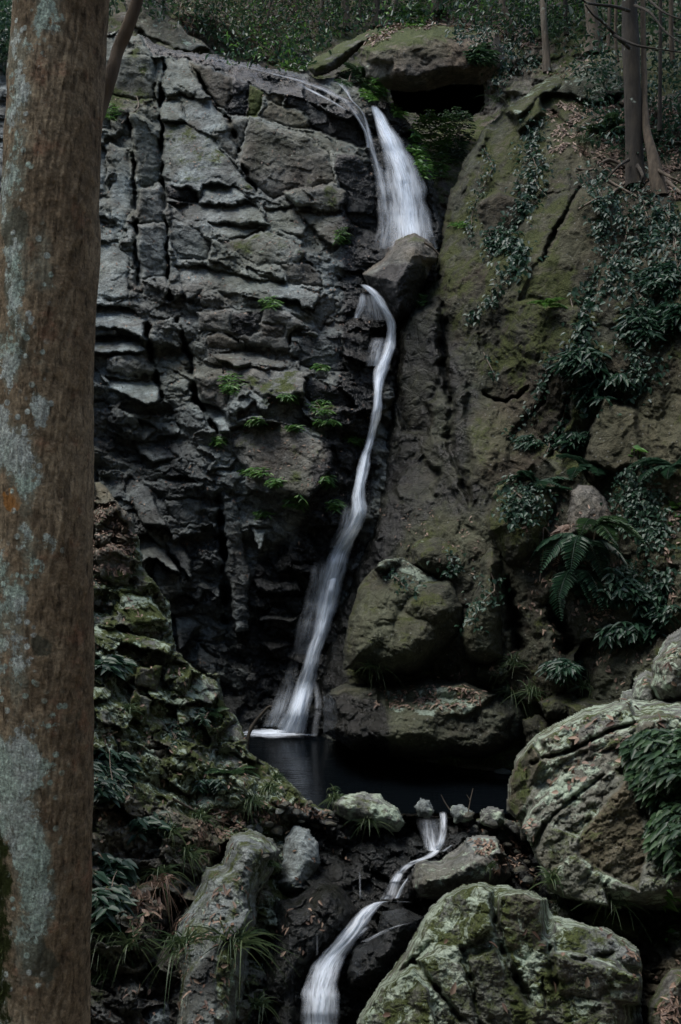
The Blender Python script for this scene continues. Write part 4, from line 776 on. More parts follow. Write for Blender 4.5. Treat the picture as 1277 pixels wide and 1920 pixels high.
def curve(pts, n=30):
    """smooth curve through points"""
    P = np.array(pts, float); 
    if len(P) < 3: return P[0]+(P[-1]-P[0])*np.linspace(0, 1, n)[:, None]
    t = np.linspace(0, len(P)-1, n); out = []
    for x in t:
        i = min(int(x), len(P)-2); f = x-i; p0, p1, p2, p3 = P[max(i-1, 0)], P[i], P[i+1], P[min(i+2, len(P)-1)]
        out.append(.5*((2*p1)+(-p0+p2)*f+(2*p0-5*p1+4*p2-p3)*f*f+(-p0+3*p1-3*p2+p3)*f**3))
    return np.array(out)
def join(parts):
    V, Fq, A, n = [], [], [], 0
    for v, f, *a in parts: V.append(v); Fq.append(f+n); n += len(v); A.append(a[0] if a else np.zeros(len(v)))
    return np.concatenate(V), np.concatenate(Fq), np.concatenate(A)
def norm(a): return a/(np.linalg.norm(a, axis=-1, keepdims=True)+1e-9)
def leaves(P, Dv, N, L, W, fold=.25, rs=None, lc=None):
    """pointed folded leaves: base P, direction Dv, normal N -> 6 vertices, 2 quads each"""
    n = len(P); L = np.broadcast_to(L, n)[:, None]; W = np.broadcast_to(W, n)[:, None]
    Dv = norm(Dv); S = norm(np.cross(Dv, N)); N = np.cross(S, Dv)
    b = P; t = P+Dv*L-N*L*.18; c1 = P+Dv*L*.3; c2 = P+Dv*L*.68-N*L*.06
    r1 = c1+S*W*.5+N*W*fold; r2 = c2+S*W*.36+N*W*fold*.7; l1 = c1-S*W*.5+N*W*fold; l2 = c2-S*W*.36+N*W*fold*.7
    V = np.stack([b, r1, r2, t, l2, l1], 1).reshape(-1, 3); i = np.arange(n)[:, None]*6
    q = np.concatenate([i+np.array([[0, 1, 2, 3]]), i+np.array([[0, 3, 4, 5]])])
    lc = rng.rand(n)**1.5 if lc is None else lc
    return V, q, np.repeat(lc, 6)
def rdir(n, up=.0):
    v = rng.normal(size=(n, 3)); v[:, 2] += up; return norm(v)

# ---- foreground tree
m, t, b = newmat('foreground_bark'); g = G(t)
ms = g.map((1, 1, .75)); n1 = g.noise(3.5, 6, .65); st = g.noise(34, 8, .72, ms); wr = g.noise(1, 6, .7, g.map((26, 26, 60))); fine = g.noise(150, 4, .75); ds = g.noise(1, 5, .6, g.map((75, 75, 22)))
at = g.n('ShaderNodeAttribute', attribute_name='tr'); sp_ = g.n('ShaderNodeSeparateColor'); t.links.new(at.outputs['Color'], sp_.inputs[0]); a_li, a_dk, a_or = sp_.outputs; a_mo = at.outputs['Alpha']
c = g.mix(g.ss(n1, .38, .62), (.23, .175, .11), (.37, .30, .20)); c = g.mix(g.ss(g.noise(9, 6, .7), .54, .66), c, (.30, .19, .12))
c = g.scale(c, g.ss(st, .32, .66, .5, 1.3)); c = g.scale(c, g.ss(ds, .34, .46, .45, 1.)); c = g.scale(c, g.ss(wr, .3, .6, .75, 1.1))
c = g.mix(g.ss(g.ma('ADD', a_or, g.ma('MULTIPLY', g.noise(14, 6, .6), .8)), .85, .95), c, (.42, .20, .06))
c = g.mix(g.ma('MULTIPLY', g.ss(g.ma('ADD', a_dk, g.ma('MULTIPLY', g.noise(12, 7, .7), .9)), .88, 1.02), .85), c, (.085, .09, .065))
gl = g.ss(g.ma('ADD', g.ma('MULTIPLY', a_li, .5), g.noise(5, 6, .7)), .62, .8); c = g.mix(g.ma('MULTIPLY', gl, .45), c, (.30, .34, .27))
lf = g.ma('ADD', g.ma('MULTIPLY', a_li, .36), g.ma('ADD', g.ma('MULTIPLY', g.noise(26, 10, .78), 1.0), g.ma('MULTIPLY', g.noise(7, 4, .6), .5))); sp = g.vor(30); lsp = g.ma('MULTIPLY', g.ss(sp.outputs['Distance'], .30, .2), g.ss(a_li, .06, .25))
lm = g.ma('MAXIMUM', g.ss(lf, .94, 1.0), lsp); lm = g.ma('MULTIPLY', lm, g.ss(ds, .33, .42, .25, 1))
lc_ = g.mix(g.ss(g.noise(6, 4), .4, .6), (.50, .64, .55), (.60, .67, .63)); lc_ = g.scale(lc_, g.ss(fine, .3, .7, .65, 1.2)); lc_ = g.scale(lc_, g.ss(g.noise(40, 5, .7), .3, .6, .7, 1.1)); c = g.mix(g.ma('MULTIPLY', lm, .9), c, lc_)
mf = g.ss(g.ma('ADD', a_mo, g.ma('MULTIPLY', g.noise(22, 6, .7), 1.)), .95, 1.1); c = g.mix(mf, c, (.03, .04, .008))
c = g.scale(c, g.ss(fine, .3, .7, .7, 1.25))
t.links.new(c, b.inputs['Base Color']); b.inputs['Roughness'].default_value = .9; b.inputs['Specular IOR Level'].default_value = .2
bh = g.bump(st, 1., .012); bh = g.bump(ds, .8, .006, bh); bh = g.bump(wr, .6, .004, bh); bh = g.bump(fine, 1., .002, bh); bh = g.bump(lm, .5, .002, bh); t.links.new(bh, b.inputs['Normal']); M['fbark'] = m
prof = [(-500, 40, 222), (-150, 36, 215), (0, 29, 203), (120, 22, 193), (300, 10, 186), (500, 2, 180), (700, -8, 173), (1000, -14, 171), (1300, -16, 173), (1600, -10, 170), (1920, -4, 163), (2300, -24, 172), (2600, -60, 190)]
PR = np.array(prof, float); vv = np.arange(-500, 2600, 3.); D0 = 2.7
lu, ru = np.interp(vv, PR[:, 0], PR[:, 1]), np.interp(vv, PR[:, 0], PR[:, 2]); k_ = np.ones(61)/61
lu = np.convolve(np.pad(lu, 30, mode='edge'), k_, 'valid'); ru = np.convolve(np.pad(ru, 30, mode='edge'), k_, 'valid')
ctr = PT((lu+ru)/2, vv, D0); rad = (ru-lu)/2/F*D0; n = 300; th = np.linspace(0, 2*np.pi, n+1)[:-1]
cx = np.cos(th)[None]*2.2+0*vv[:, None]; cz = vv[:, None]/150+np.sin(th)[None]*2.2
rr = rad[:, None]*(1+.035*fbm(cx, cz, 4, 3)+.018*gnoise(cx*6, cz*3.5, 5)+.012*gnoise(cx*14, cz*6, 6)+.05*sm(.25, .7, fbm(cx*1.1+5, cz*.8, 2, 9)))
Ug = CU+(ctr[:, None, 0]+rr*np.cos(th))*F/D0; Vg = vv[:, None]+0*Ug; fr_ = (np.sin(th) < .2)[None]; wob_ = 9*fbm(Ug/16, Vg/20, 4, 12)
rnd_u = np.random.RandomState(4).uniform(0, 150, 46)*np.random.RandomState(5).uniform(.3, 1, 46); rnd_v = np.random.RandomState(6).uniform(0, 1920, 46)
def blobs(L): return np.clip(sum(a*np.exp(-(((Ug-u+wob_)/ru_)**2+((Vg-v+1.6*wob_)/rv)**2)) for u, v, ru_, rv, a in L), 0, 1.2)*np.where(fr_, 1, .25)
LI = blobs([(50, 845, 38, 50, 1), (75, 905, 20, 50, .8), (60, 1420, 60, 40, .9), (50, 1480, 40, 60, .8), (88, 1570, 30, 80, 1), (100, 1660, 28, 60, .9), (75, 1760, 30, 60, .5), (65, 1240, 24, 70, .75), (50, 1130, 30, 45, .7), (85, 1040, 22, 40, .6), (25, 1060, 18, 30, .6), (55, 560, 26, 70, .6), (38, 365, 30, 30, .75), (60, 290, 30, 60, .45), (55, 150, 40, 90, .4), (120, 40, 30, 60, .5), (110, 520, 16, 60, .4), (40, 690, 18, 40, .6), (105, 700, 20, 40, .35), (15, 1580, 20, 120, .6), (10, 1850, 16, 60, .8), (130, 1330, 30, 40, .35)]+[(u_, v_, 14, 22, .55) for u_, v_ in zip(rnd_u, rnd_v)]+[(55, v_, 60, 160, .06) for v_ in range(0, 2000, 220)])
DK = blobs([(52, 455, 34, 45, 1), (52, 545, 26, 40, .8), (55, 620, 16, 40, .6), (62, 900, 30, 30, .6), (105, 1200, 26, 30, .7), (85, 1740, 30, 50, .8), (115, 1780, 24, 40, .6), (150, 1500, 14, 300, .3), (160, 900, 16, 600, .25)])
OR = blobs([(50, 935, 22, 26, 1), (8, 1140, 18, 40, 1), (122, 78, 12, 16, .7), (75, 1215, 12, 18, .5), (48, 1555, 10, 24, .6)])
V = ctr[:, None]+np.stack([rr*np.cos(th), rr*np.sin(th)+0*rr, 0*rr], -1); idx = np.arange(len(vv)*n).reshape(len(vv), n); nx = np.roll(idx, -1, 1)
base = tuple(ctr[-1]); ft = thing('tree', base, 'thick lichen patched tree trunk close to the camera filling the left edge', 'tree')
mo_ = (sm(.2, -.6, np.cos(th))[None]*sm(1380, 1600, vv)[:, None]*sm(2100, 1850, vv)[:, None]*.62).ravel()
mesh('trunk', V.reshape(-1, 3), np.stack([idx[:-1], idx[1:], nx[1:], nx[:-1]], -1).reshape(-1, 4), M['fbark'], ft, {'tr': np.stack([LI.ravel(), DK.ravel(), OR.ravel(), mo_], -1)})
br = curve([PT(u, v, d) for u, v, d in [(150, 290, 2.78), (183, 205, 2.86), (200, 158, 2.88), (213, 122, 2.9), (222, 92, 2.92), (240, 50, 2.93), (256, 5, 2.94), (280, -80, 2.96), (330, -200, 3.0)]], 70)
V, q = tube(br, [.026, .024, .021, .017, .0195, .017, .017, .016], 20, .12, 4)
# moss tufts on the shaded foot of the trunk
bo = mesh('branch', V, q, M['bark'], ft)
P_, D_, N_ = [], [], []
for _ in range(2600):
    v = rng.uniform(1500, 1900); a_ = rng.uniform(2.4, 4.1); i = int((v+500)/3)
    if rng.rand() > (.9 if gnoise(v/30., a_*4., 3)[()] > -.05 else .08): continue
    x_ = np.array([np.cos(a_), np.sin(a_), 0]); P_.append(ctr[i]+x_*rad[i]*1.0); D_.append(x_*.6+rng.normal(size=3)*.45+np.array([0, 0, -.3])); N_.append(rng.normal(size=3))
V, q, lc = leaves(np.array(P_), np.array(D_), np.array(N_), .010, .0025); M['moss'] = leafmat('moss_tuft', (.02, .035, .006), (.06, .085, .015), .7)
mesh('moss', V, q, M['moss'], ft, {'lc': lc})

# ---- trees on the slope above
def tree(label, path, rad, mat, branches=(), roots=(), group='trees on the slope above the falls', crown=0, seed=0, cat='tree', n=14):
    Pw = curve([PT(u, v, d) for u, v, d in path], 60); r = thing('tree', tuple(Pw[0]), label, cat, group)
    rd_ = [x/F*path[0][2] for x in rad]; V, q = tube(Pw, rd_, n, .22, seed); mesh('trunk', V, q, mat, r)
    for bp, br_ in branches:
        B_ = curve([PT(u, v, d) for u, v, d in bp], 30); V, q = tube(B_, [br_/F*path[0][2], br_*.3/F*path[0][2]], 7, .15, seed+1); mesh('branch', V, q, mat, r)
    for bp, br_ in roots:
        B_ = curve([PT(u, v, d) for u, v, d in bp], 24); V, q = tube(B_, [br_/F*path[0][2], br_*.4/F*path[0][2]], 8, .2, seed+2); mesh('root', V, q, mat, r)
    top = Pw[-1]
    if crown:
        N0 = 420; c_ = top+rng.normal(size=(N0, 3))*np.array([1, 1, .7])*crown; tips = c_+np.array([0, 0, crown*1.3])
        V, q, lc = leaves(tips, rdir(N0), rdir(N0, 1.5), .16, .07); mesh('crown', V, q, M['leaf'], r, {'lc': lc})
    return r
def zt(u, v, x=-.02): return float(zat(u, v))+x
def bgtree(label, u, vb, w, mat, lean=0, kink=0, **k):
    d = zt(u, vb, -.35); tree(label, [(u, vb+6, d), (u+kink, vb*.55, d), (u+lean*.6, -60, d), (u+lean, -260, d)], [w*.75, w*.55, w*.5, w*.42], mat, crown=.9, **k)
for i, a_ in enumerate([
    ('grey forked looking trunk far up the slope over the dark hollow', 745, 12, 7, 'bark_pale', 8), ('brown sapling stem high above the ivied leaning trunk', 918, 20, 6, 'bark', 5), ('slim trunk between the pale slim trunk and the wide pale trunk', 1062, 60, 7, 'bark_dark', -4), ('thin pole like trunk left of the tall dark trunk', 1158, 110, 5, 'bark', -3), ('thin grey stem far up the slope above the wet ridge', 470, 30, 5, 'bark_pale', -8),
    ('brown straight trunk standing directly above the left slab of the overhang', 651, 50, 11, 'bark', -14),
    ('second brown trunk just right of the straight one above the slab', 703, 46, 11, 'bark', 6),
    ('pale thin trunk left of the two brown trunks above the slab', 605, 38, 7, 'bark_pale', 3),
    ('slim grey trunk behind the gap between the two brown trunks', 677, 36, 6, 'bark', 2),
    ('faint thin trunk far up the slope above the mossy ridge', 560, 40, 6, 'bark', -20),
    ('broad reddish brown trunk above the middle of the huge overhanging boulder', 824, 18, 20, 'bark_pale', 8),
    ('thin dark trunk above the right half of the overhanging boulder', 887, 26, 8, 'bark_dark', -3),
    ('thin dark trunk above the centre left of the overhanging boulder', 770, 24, 6, 'bark_dark', 6),
    ('wide pale trunk behind the top of the rock wall', 1108, 96, 22, 'bark_pale', -14),
    ('slim dark sapling trunk right of the double trunk', 1237, 240, 6, 'bark_dark', 3),
    ('slim grey trunk near the top right corner', 1262, 120, 8, 'bark', -6),
    ('thin sapling left of the big dark trunk', 1140, 90, 6, 'bark', 10),
    ('thin leaning sapling above the left end of the ridge', 500, 40, 5, 'bark', 30)]):
    bgtree(a_[0], a_[1], a_[2], a_[3], M[a_[4]], a_[5], seed=60+i, kink=rnd.uniform(-4, 4))
d = zt(1023, 132, -.02)
tree('pale lichen spotted slim trunk rising from the top of the rock wall', [(1026, 136, d), (1023, 80, d), (1019, 20, d), (1018, -80, d+.1), (1026, -240, d+.2)], [9, 6.5, 6, 6, 5], M['bark_pale'], seed=81, crown=1.)
d = zt(950, 70, -.1)
tree('crooked leaning trunk wound with ivy at the right end of the overhang', [(962, 74, d), (954, 40, d), (944, 20, d), (941, -10, d), (936, -200, d)], [9, 8, 7, 6, 5], M['bark'], seed=82, crown=.8)
d = 11.6
tree('tall dark trunk with spreading roots at the upper right on top of the rock wall', [(1192, 350, d-.05), (1190, 290, d), (1187, 200, d+.05), (1183, 100, d+.1), (1180, 0, d+.15), (1176, -200, d+.2)], [19, 17, 15.5, 15, 15, 14, 13], M['bark_dark'], seed=83, crown=1.2,
     branches=[([(1180, 20, d-.1), (1150, 12, d-.5), (1115, 8, d-.7), (1095, 2, d-.9), (1070, -30, d-1)], 3.5), ([(1180, 90, d-.1), (1150, 62, d-.5), (1128, 40, d-.6), (1112, 28, d-.8), (1098, 10, d-1)], 3.5), ([(1150, 66, d-.5), (1190, 84, d-.7), (1235, 92, d-.8), (1290, 100, d-.8)], 3), ([(1190, 10, d-.1), (1220, 25, d-.4), (1248, 60, d-.6), (1290, 90, d-.8)], 3), ([(1190, -30, d), (1240, 20, d-.5), (1290, 40, d-.7)], 3)],
     roots=[([(1178, 300, d-.1), (1160, 312, d-.35), (1140, 334, d-.35)], 3.5), ([(1195, 310, d-.1), (1205, 330, d-.4), (1200, 350, d-.3)], 4)])
tree('brown fluted trunk joined at the foot to the tall dark trunk', [(1238, 370, d-.3), (1226, 300, d-.2), (1212, 240, d-.05), (1208, 160, d+.1), (1206, 60, d+.2), (1204, -180, d+.3)], [16, 12, 8, 6.5, 5.5, 5, 4], M['bark'], seed=84, crown=.8,
     roots=[([(1234, 320, d-.3), (1262, 335, d-.5), (1290, 350, d-.4)], 3.5)])
def stick(label, rows, r, mat='twig', name='branch', cat='branch', group=None, forks=()):
    P_ = curve([PT(u, v, dd if dd else zt(u, v, -.05)) for u, v, *x in rows for dd in [x[0] if x else 0]], 30)
    V, q = tube(P_, [r, r*.85, r*.5], 8, .25, int(rows[0][0])); parts = [(V, q)]
    for a_, e, fr in forks: B_ = curve([P_[int(a_*29)], PT(*e)], 10); parts.append(tube(B_, [r*fr, r*fr*.5], 6))
    V, q, _ = join(parts); o0 = V[V[:, 2].argmin()].copy(); o = mesh(name, V-o0, q, M[mat]); o.location = o0; return tag(o, label, cat, group)
dd = 8.75
stick('bent dead stick standing out of the pool beside the falling water', [(461, 1418, dd), (464, 1392, dd+.02), (469, 1370, dd+.05), (480, 1352, dd+.08), (492, 1338, dd+.08), (503, 1326, dd+.08), (510, 1325, dd+.08)], .018, 'bark_dark', forks=[(.85, (508, 1331, dd+.1), .7)])
stick('long bleached fallen branch lying behind the dark trunk on the upper right', [(1140, 240), (1165, 228), (1200, 222), (1240, 262), (1300, 266)], .022)
stick('crooked bare vine climbing the dark cliff left of the tall crack', [(228, 232), (242, 214), (254, 208), (260, 196), (256, 180)], .012)
stick('dead branch lying across the leaf litter below the tree roots', [(1128, 330), (1160, 350), (1200, 372), (1230, 395)], .016)
stick('short dead stick poking from behind the wedged boulder', [(796, 455, 12.0), (810, 464, 12.0), (824, 478, 12.0)], .018)
stick('thin twig arching over the dark hollow left of the fern', [(1035, 1010), (1020, 990), (1018, 1040), (1012, 1090)], .008)
stick('long thin twig lying across the left bank among grass', [(325, 1498), (350, 1512), (385, 1530), (430, 1546)], .010)
stick('thin pale twig resting on the bank beside the lichen blocks', [(398, 1528), (430, 1520), (470, 1515)], .007)
stick('slender upright twig in the gully by the pool outflow', [(878, 1524, 7.9), (882, 1500, 7.9), (887, 1478, 7.9)], .005, forks=[(.5, (875, 1490, 7.9), .8)])
stick('short slanting twig on the pool edge left of the upright twig', [(843, 1518, 8.0), (834, 1504, 8.0), (827, 1490, 8.0)], .006)
for k, (rows, lb) in enumerate([([(1070, 560), (1085, 640), (1080, 700), (1090, 760)], 'thin bare vine hanging down the rock wall left of the broad ivy'), ([(1180, 395), (1172, 450), (1150, 480), (1140, 520)], 'looping bare vine hanging below the litter slope'), ([(1255, 380), (1262, 440), (1270, 500), (1290, 540)], 'bare vine at the right edge below the tree roots'),
                                ([(1120, 980), (1110, 1040), (1122, 1090), (1112, 1150)], 'dead hanging vine in the hollow right of the big fern'), ([(1000, 330), (1010, 352), (1030, 372)], 'short root crossing the ivy on the upper rock wall')]):
    stick(lb, rows, .007, name='vine', cat='vine')

stick('thin pale root snaking down the litter below the tall dark trunk', [(1182, 335), (1150, 360), (1120, 372), (1085, 392)], .02)
stick('root looping left from the foot of the tall dark trunk', [(1172, 312), (1140, 300), (1110, 318), (1080, 316)], .022)
stick('pale root running right from the fluted trunk', [(1240, 330), (1262, 350), (1290, 372)], .025)
stick('thin fallen branch leaning on the litter slope beside the mossy ridge', [(1050, 190), (1085, 215), (1130, 232)], .014)
stick('twisted root above the litter near the right frame edge', [(1225, 215), (1250, 190), (1285, 178)], .02)
# ---- leaf masses
def shrub(name, label, cat, cu, cv, ru, rv, n, L, mat='leaf', group=None, depth=.25, droop=.2, stems=6, whorl=1, off=.0, W=.42):
    """leafy plant: stems out of the rock, leaves set in small whorls round twig ends"""
    d0 = zt(cu, cv+rv*.5); r = thing(name, tuple(PT(cu, cv+rv*.6, d0)), label, cat, group)
    th = rng.uniform(0, 2*np.pi, n); q = np.sqrt(rng.rand(n)); lump = 1+.35*gnoise(np.cos(th)*1.7+cu, np.sin(th)*1.7+cv, 5); u = cu+ru*q*np.cos(th)*lump; v = cv+rv*q*np.sin(th)*lump
    dl = zat(u, v); dl = np.minimum(dl, d0+.5); d = dl-off-rng.rand(n)**1.3*depth*(1-q*.6); P_ = PT(u, v, d)
    nn = nat(u, v); 
    parts = []
    for w in range(whorl):
        a_ = w*2*np.pi/whorl+rng.uniform(0, .8, n); hv = np.stack([np.cos(a_), np.sin(a_)*.6-.35, 0*a_], -1)+nn*.25; hv[:, 2] += rng.uniform(-.55-droop, .35-droop, n)
        up_ = np.stack([rng.normal(0, .35, n), rng.normal(-.25, .3, n), np.ones(n)], -1)
        parts.append(leaves(P_, hv, up_, L*rng.uniform(.6, 1.2, n), L*W*rng.uniform(.8, 1.2, n)))
    V, f, lc = join(parts); mesh('leaves', V, f, M[mat], r, {'lc': lc})
    sp = []
    for k in range(stems):
        i = rng.randint(n); a0 = PT(cu+rng.uniform(-.3, .3)*ru, cv+rv*rng.uniform(.3, .7), d0+.02); e = P_[i]; mid_ = (a0+e)/2+np.array([0, -.04, .02]); sp.append(tube(curve([a0, mid_, e], 8), [L*.05, L*.025], 5))
    if sp: V, f, _ = join(sp); mesh('stem', V, f, M['twig'], r)
    return r
def ivy(label, rows, n, L, group='ivy climbing the rock wall', mat='ivy'):
    """leaves pressed along a vine line: rows (u, v, half width)"""
    P_ = np.array(rows, float); seg = np.r_[0, np.cumsum(np.hypot(*np.diff(P_[:, :2], axis=0).T))]; t_ = rng.uniform(0, seg[-1], n)
    u0, v0, w0 = [np.interp(t_, seg, P_[:, k]) for k in range(3)]; w0 = w0*(1+.5*gnoise(t_/18., t_*0+rows[0][0], 3)); u = u0+w0*rng.normal(0, .55, n); v = v0+w0*rng.normal(0, .55, n)
    cl = gnoise(u/14., v/14., 8); keep_ = cl > -.28; u, v = u[keep_], v[keep_]; nn = nat(u, v); dd_ = zat(u, v); X = PT(u, v, dd_)+nn*rng.uniform(.01, .09, len(u))[:, None]
    r = thing('ivy', tuple(PT(rows[-1][0], rows[-1][1], zt(*rows[-1][:2]))), label, 'ivy', group)
    dv = np.stack([rng.normal(0, .6, len(u)), rng.normal(-.2, .3, len(u)), rng.uniform(-1, .1, len(u))], -1)
    nv = nn*.6+np.array([0, -.2, .8])+rng.normal(0, .3, (len(u), 3)); Ls = L*rng.uniform(.55, 1.25, len(u))
    V, f, lc = leaves(X, dv, nv, Ls, Ls*.72); mesh('leaves', V, f, M[mat], r, {'lc': lc})
    tt = np.linspace(0, seg[-1], max(6, int(seg[-1]/8))); uu = np.interp(tt, seg, P_[:, 0])+3*gnoise(tt/15, tt*0, 4); v_ = np.interp(tt, seg, P_[:, 1]); X = PT(uu, v_, zat(uu, v_))+nat(uu, v_)*.02
    V, f = tube(X, [.008, .005], 5); mesh('stem', V, f, M['twig'], r)
def c2(n, rows): s = {2: .4518, 4: .4518, 6: .5615, 0: 1, 8: .4832}[n]; return [(*rg(n)([r[:2]])[0], r[2]*s) for r in rows]
ivy('ivy trailing down the middle of the upper rock wall', c2(2, [(640, 500, 40), (680, 560, 40), (650, 640, 60), (690, 720, 60), (620, 800, 60), (640, 880, 50), (560, 930, 60)]), 620, .07)
ivy('dense dark ivy clump hanging at the lower end of the trailing ivy', c2(2, [(470, 1040, 50), (520, 1000, 60), (600, 1020, 60), (620, 1080, 60), (560, 1120, 60)]), 560, .075)
ivy('ivy strand below the dark clump curving down left', c2(4, [(600, 0, 40), (540, 80, 26), (500, 150, 22), (430, 210, 24), (410, 240, 18)]), 190, .055)
ivy('small leaved strand running diagonally down the smooth face of the wall', c2(4, [(740, 370, 14), (710, 470, 18), (690, 540, 18), (640, 620, 18), (590, 680, 16), (550, 715, 20)]), 170, .05)
ivy('second small leaved strand to the right of the diagonal one', c2(4, [(830, 480, 18), (800, 560, 16), (770, 650, 18), (740, 700, 14), (715, 790, 12)]), 130, .05)
ivy('tiny ivy sprig on the smooth face above the arched crack', c2(4, [(460, 360, 14), (480, 410, 12), (515, 470, 18)]), 40, .055)
ivy('ivy sheet on the mossy shoulder below the tree roots', c2(2, [(900, 740, 60), (940, 800, 70), (980, 900, 70), (950, 980, 60)]), 520, .06)
ivy('ivy mass under the litter slope on the right of the wall', c2(2, [(1100, 800, 60), (1130, 880, 80), (1160, 960, 80), (1100, 1060, 80), (1040, 1120, 60)]), 640, .065)
ivy('ivy below the right hand ivy mass reaching the frame edge', c2(2, [(1200, 860, 60), (1240, 940, 50), (1270, 1100, 60), (1230, 1200, 50)]), 420, .065)
ivy('ivy band running down the wall right of the smooth face', c2(4, [(900, 100, 40), (880, 220, 50), (850, 330, 50), (880, 430, 50), (900, 520, 50), (920, 600, 40)]), 560, .075)
ivy('fine creeper spreading over the brown face at the right edge of the wall', c2(4, [(1100, 120, 80), (1180, 240, 90), (1060, 330, 80), (1150, 440, 70), (1050, 520, 50)]), 620, .055)
ivy('fine creeper between the litter slope and the broad ivy band', c2(2, [(960, 1050, 60), (1000, 1130, 60), (940, 1200, 50), (1080, 1200, 80)]), 480, .055)
ivy('thin green creeper along the left rim of the rock wall', c2(2, [(460, 620, 20), (500, 700, 30), (460, 780, 26), (420, 860, 24), (400, 1000, 26)]), 170, .05)
ivy('ivy scattered over the shaded rock right of the pointed boulder', c2(6, [(900, 300, 50), (1000, 380, 60), (1080, 300, 60), (1180, 360, 60), (1240, 300, 40)]), 620, .055)
ivy('dark curtain of small leaved ivy low on the right of the wall', c2(4, [(1080, 860, 60), (1120, 930, 80), (1060, 1000, 80), (1140, 1080, 80)]), 1000, .045)
ivy('ivy curtain right of the pointed boulder reaching the frame edge', c2(6, [(1120, 40, 60), (1200, 120, 60), (1180, 220, 50), (1240, 160, 50)]), 560, .05)
ivy('ivy patch mantling the mossy boulder below the middle of the wall', c2(6, [(720, 40, 40), (760, 80, 60), (720, 120, 50), (800, 60, 50)]), 620, .05, 'ivy on the boulders')
ivy('sparse ivy on the front of the large dark boulder by the waterfall', c2(6, [(310, 320, 20), (350, 360, 30), (400, 380, 20)]), 90, .05, 'ivy on the boulders')
ivy('sparse ivy on the tall narrow mossy boulder', c2(6, [(640, 310, 30), (650, 370, 30), (600, 440, 26), (590, 500, 20)]), 150, .05, 'ivy on the boulders')
ivy('creeper hanging over the grey boulder behind the large dark one', c2(6, [(500, 260, 30), (510, 290, 30), (540, 310, 20)]), 100, .045, 'ivy on the boulders')
ivy('ivy covering the bulge where the overhang meets the rock wall', c2(2, [(650, 30, 40), (640, 90, 60), (610, 150, 50), (560, 200, 40), (540, 280, 40), (500, 350, 40)]), 700, .07)
ivy('ivy creeping over the right shoulder of the overhanging boulder', c2(2, [(340, 150, 30), (420, 130, 50), (480, 120, 40), (430, 220, 40)]), 260, .07)
ivy('ivy on the back of the mossy ridge beside the pale slim trunk', c2(2, [(600, 270, 40), (680, 250, 40), (660, 290, 40)]), 200, .06)

for a_ in [
    ('leafy green bushes on the ledge right of the upper waterfall', 808, 268, 38, 60, 520, .09, 'bright', .5), ('dark ferny shrub under the hollow beside the upper waterfall', 852, 250, 32, 50, 420, .09, 'leaf', .4),
    ('bright small leaved bush just right of the head of the upper waterfall', 752, 198, 16, 22, 150, .08, 'bright', .2), ('bright shrub growing from the ledge below the left slab', 700, 168, 24, 18, 150, .09, 'bright', .2),
    ('tuft of green leaves at the brink of the waterfall', 655, 148, 24, 14, 110, .08, 'leaf', .2), ('low green shrub left of the brink on the wet ridge', 560, 120, 26, 12, 120, .08, 'bright', .2),
    ('light green bush above the middle of the overhanging boulder', 768, 30, 34, 22, 260, .09, 'bright', .3), ('bush hanging on the upper right end of the overhanging boulder', 905, 105, 30, 18, 160, .09, 'leaf', .2)]:
    shrub('shrub', a_[0], 'shrub', *a_[1:7], a_[7], 'shrubs round the head of the falls', depth=a_[8], whorl=2)
for a_ in [('drooping long leaved plant halfway up the right of the rock wall', 1088, 680, 40, 26, 90, .16), ('long leaved plant below the drooping one on the wall', 1112, 735, 26, 20, 50, .15), ('small long leaved plant beside the ivy band near the smooth face', 1152, 712, 26, 12, 36, .14),
           ('leafy plant at the right edge of the wall level with the wedged boulder', 1240, 520, 40, 30, 120, .12), ('spreading plant at the right edge below the ivy sheets', 1210, 610, 44, 34, 150, .14), ('broad leaved plant high on the right of the wall', 1262, 590, 24, 22, 60, .17), ('plant with pointed leaves at the foot of the ivy band', 1078, 822, 30, 16, 60, .14),
           ('low plant above the mossy boulder in the middle of the wall', 990, 828, 20, 12, 50, .10), ('leafy plant in the hollow right of the big fern', 1160, 1100, 50, 30, 150, .12), ('pointed leaved plant low in the dark hollow on the right', 1180, 1185, 46, 22, 100, .13), ('small plant beside the hollow above the long wet slab', 1060, 1250, 34, 16, 70, .12), ('plant at the right of the hollow by the frame edge', 1225, 1130, 34, 40, 160, .11)]:
    shrub('plant', a_[0], 'plant', *a_[1:6], a_[6], 'ivy', 'leafy plants on the rock wall', depth=.22, whorl=3, W=.3, droop=.35)
for a_ in [('round leaved bright seedling on the brown rock at the right', 1190, 848, 16, 12, 7, .10), ('round leaved seedling at the right edge beside the ivy curtain', 1253, 958, 16, 22, 9, .09)]:
    shrub('plant', a_[0], 'plant', *a_[1:6], a_[6], 'bright', None, depth=.1, W=.8, stems=3)
# left bank
for a_ in [('dark leafy plant on the bank beside the big trunk', 205, 1450, 42, 50, 260, .085), ('drooping dark leaved plant at the middle left of the bank', 212, 1248, 26, 16, 30, .13), ('bluish green large leaved plant low beside the big trunk', 205, 1650, 34, 60, 150, .11),
           ('large leaved plant under the long twig on the bank', 278, 1545, 30, 20, 60, .10), ('small plant on the bank near the lichen blocks', 330, 1378, 16, 18, 60, .06), ('little creeping plant on the bank above the grass', 392, 1472, 30, 12, 90, .06), ('small plant among the lichen blocks by the pool', 385, 1340, 20, 18, 60, .06)]:
    shrub('plant', a_[0], 'plant', *a_[1:6], a_[6], 'ivy', 'plants on the left bank', depth=.14, whorl=2, W=.36, droop=.3)
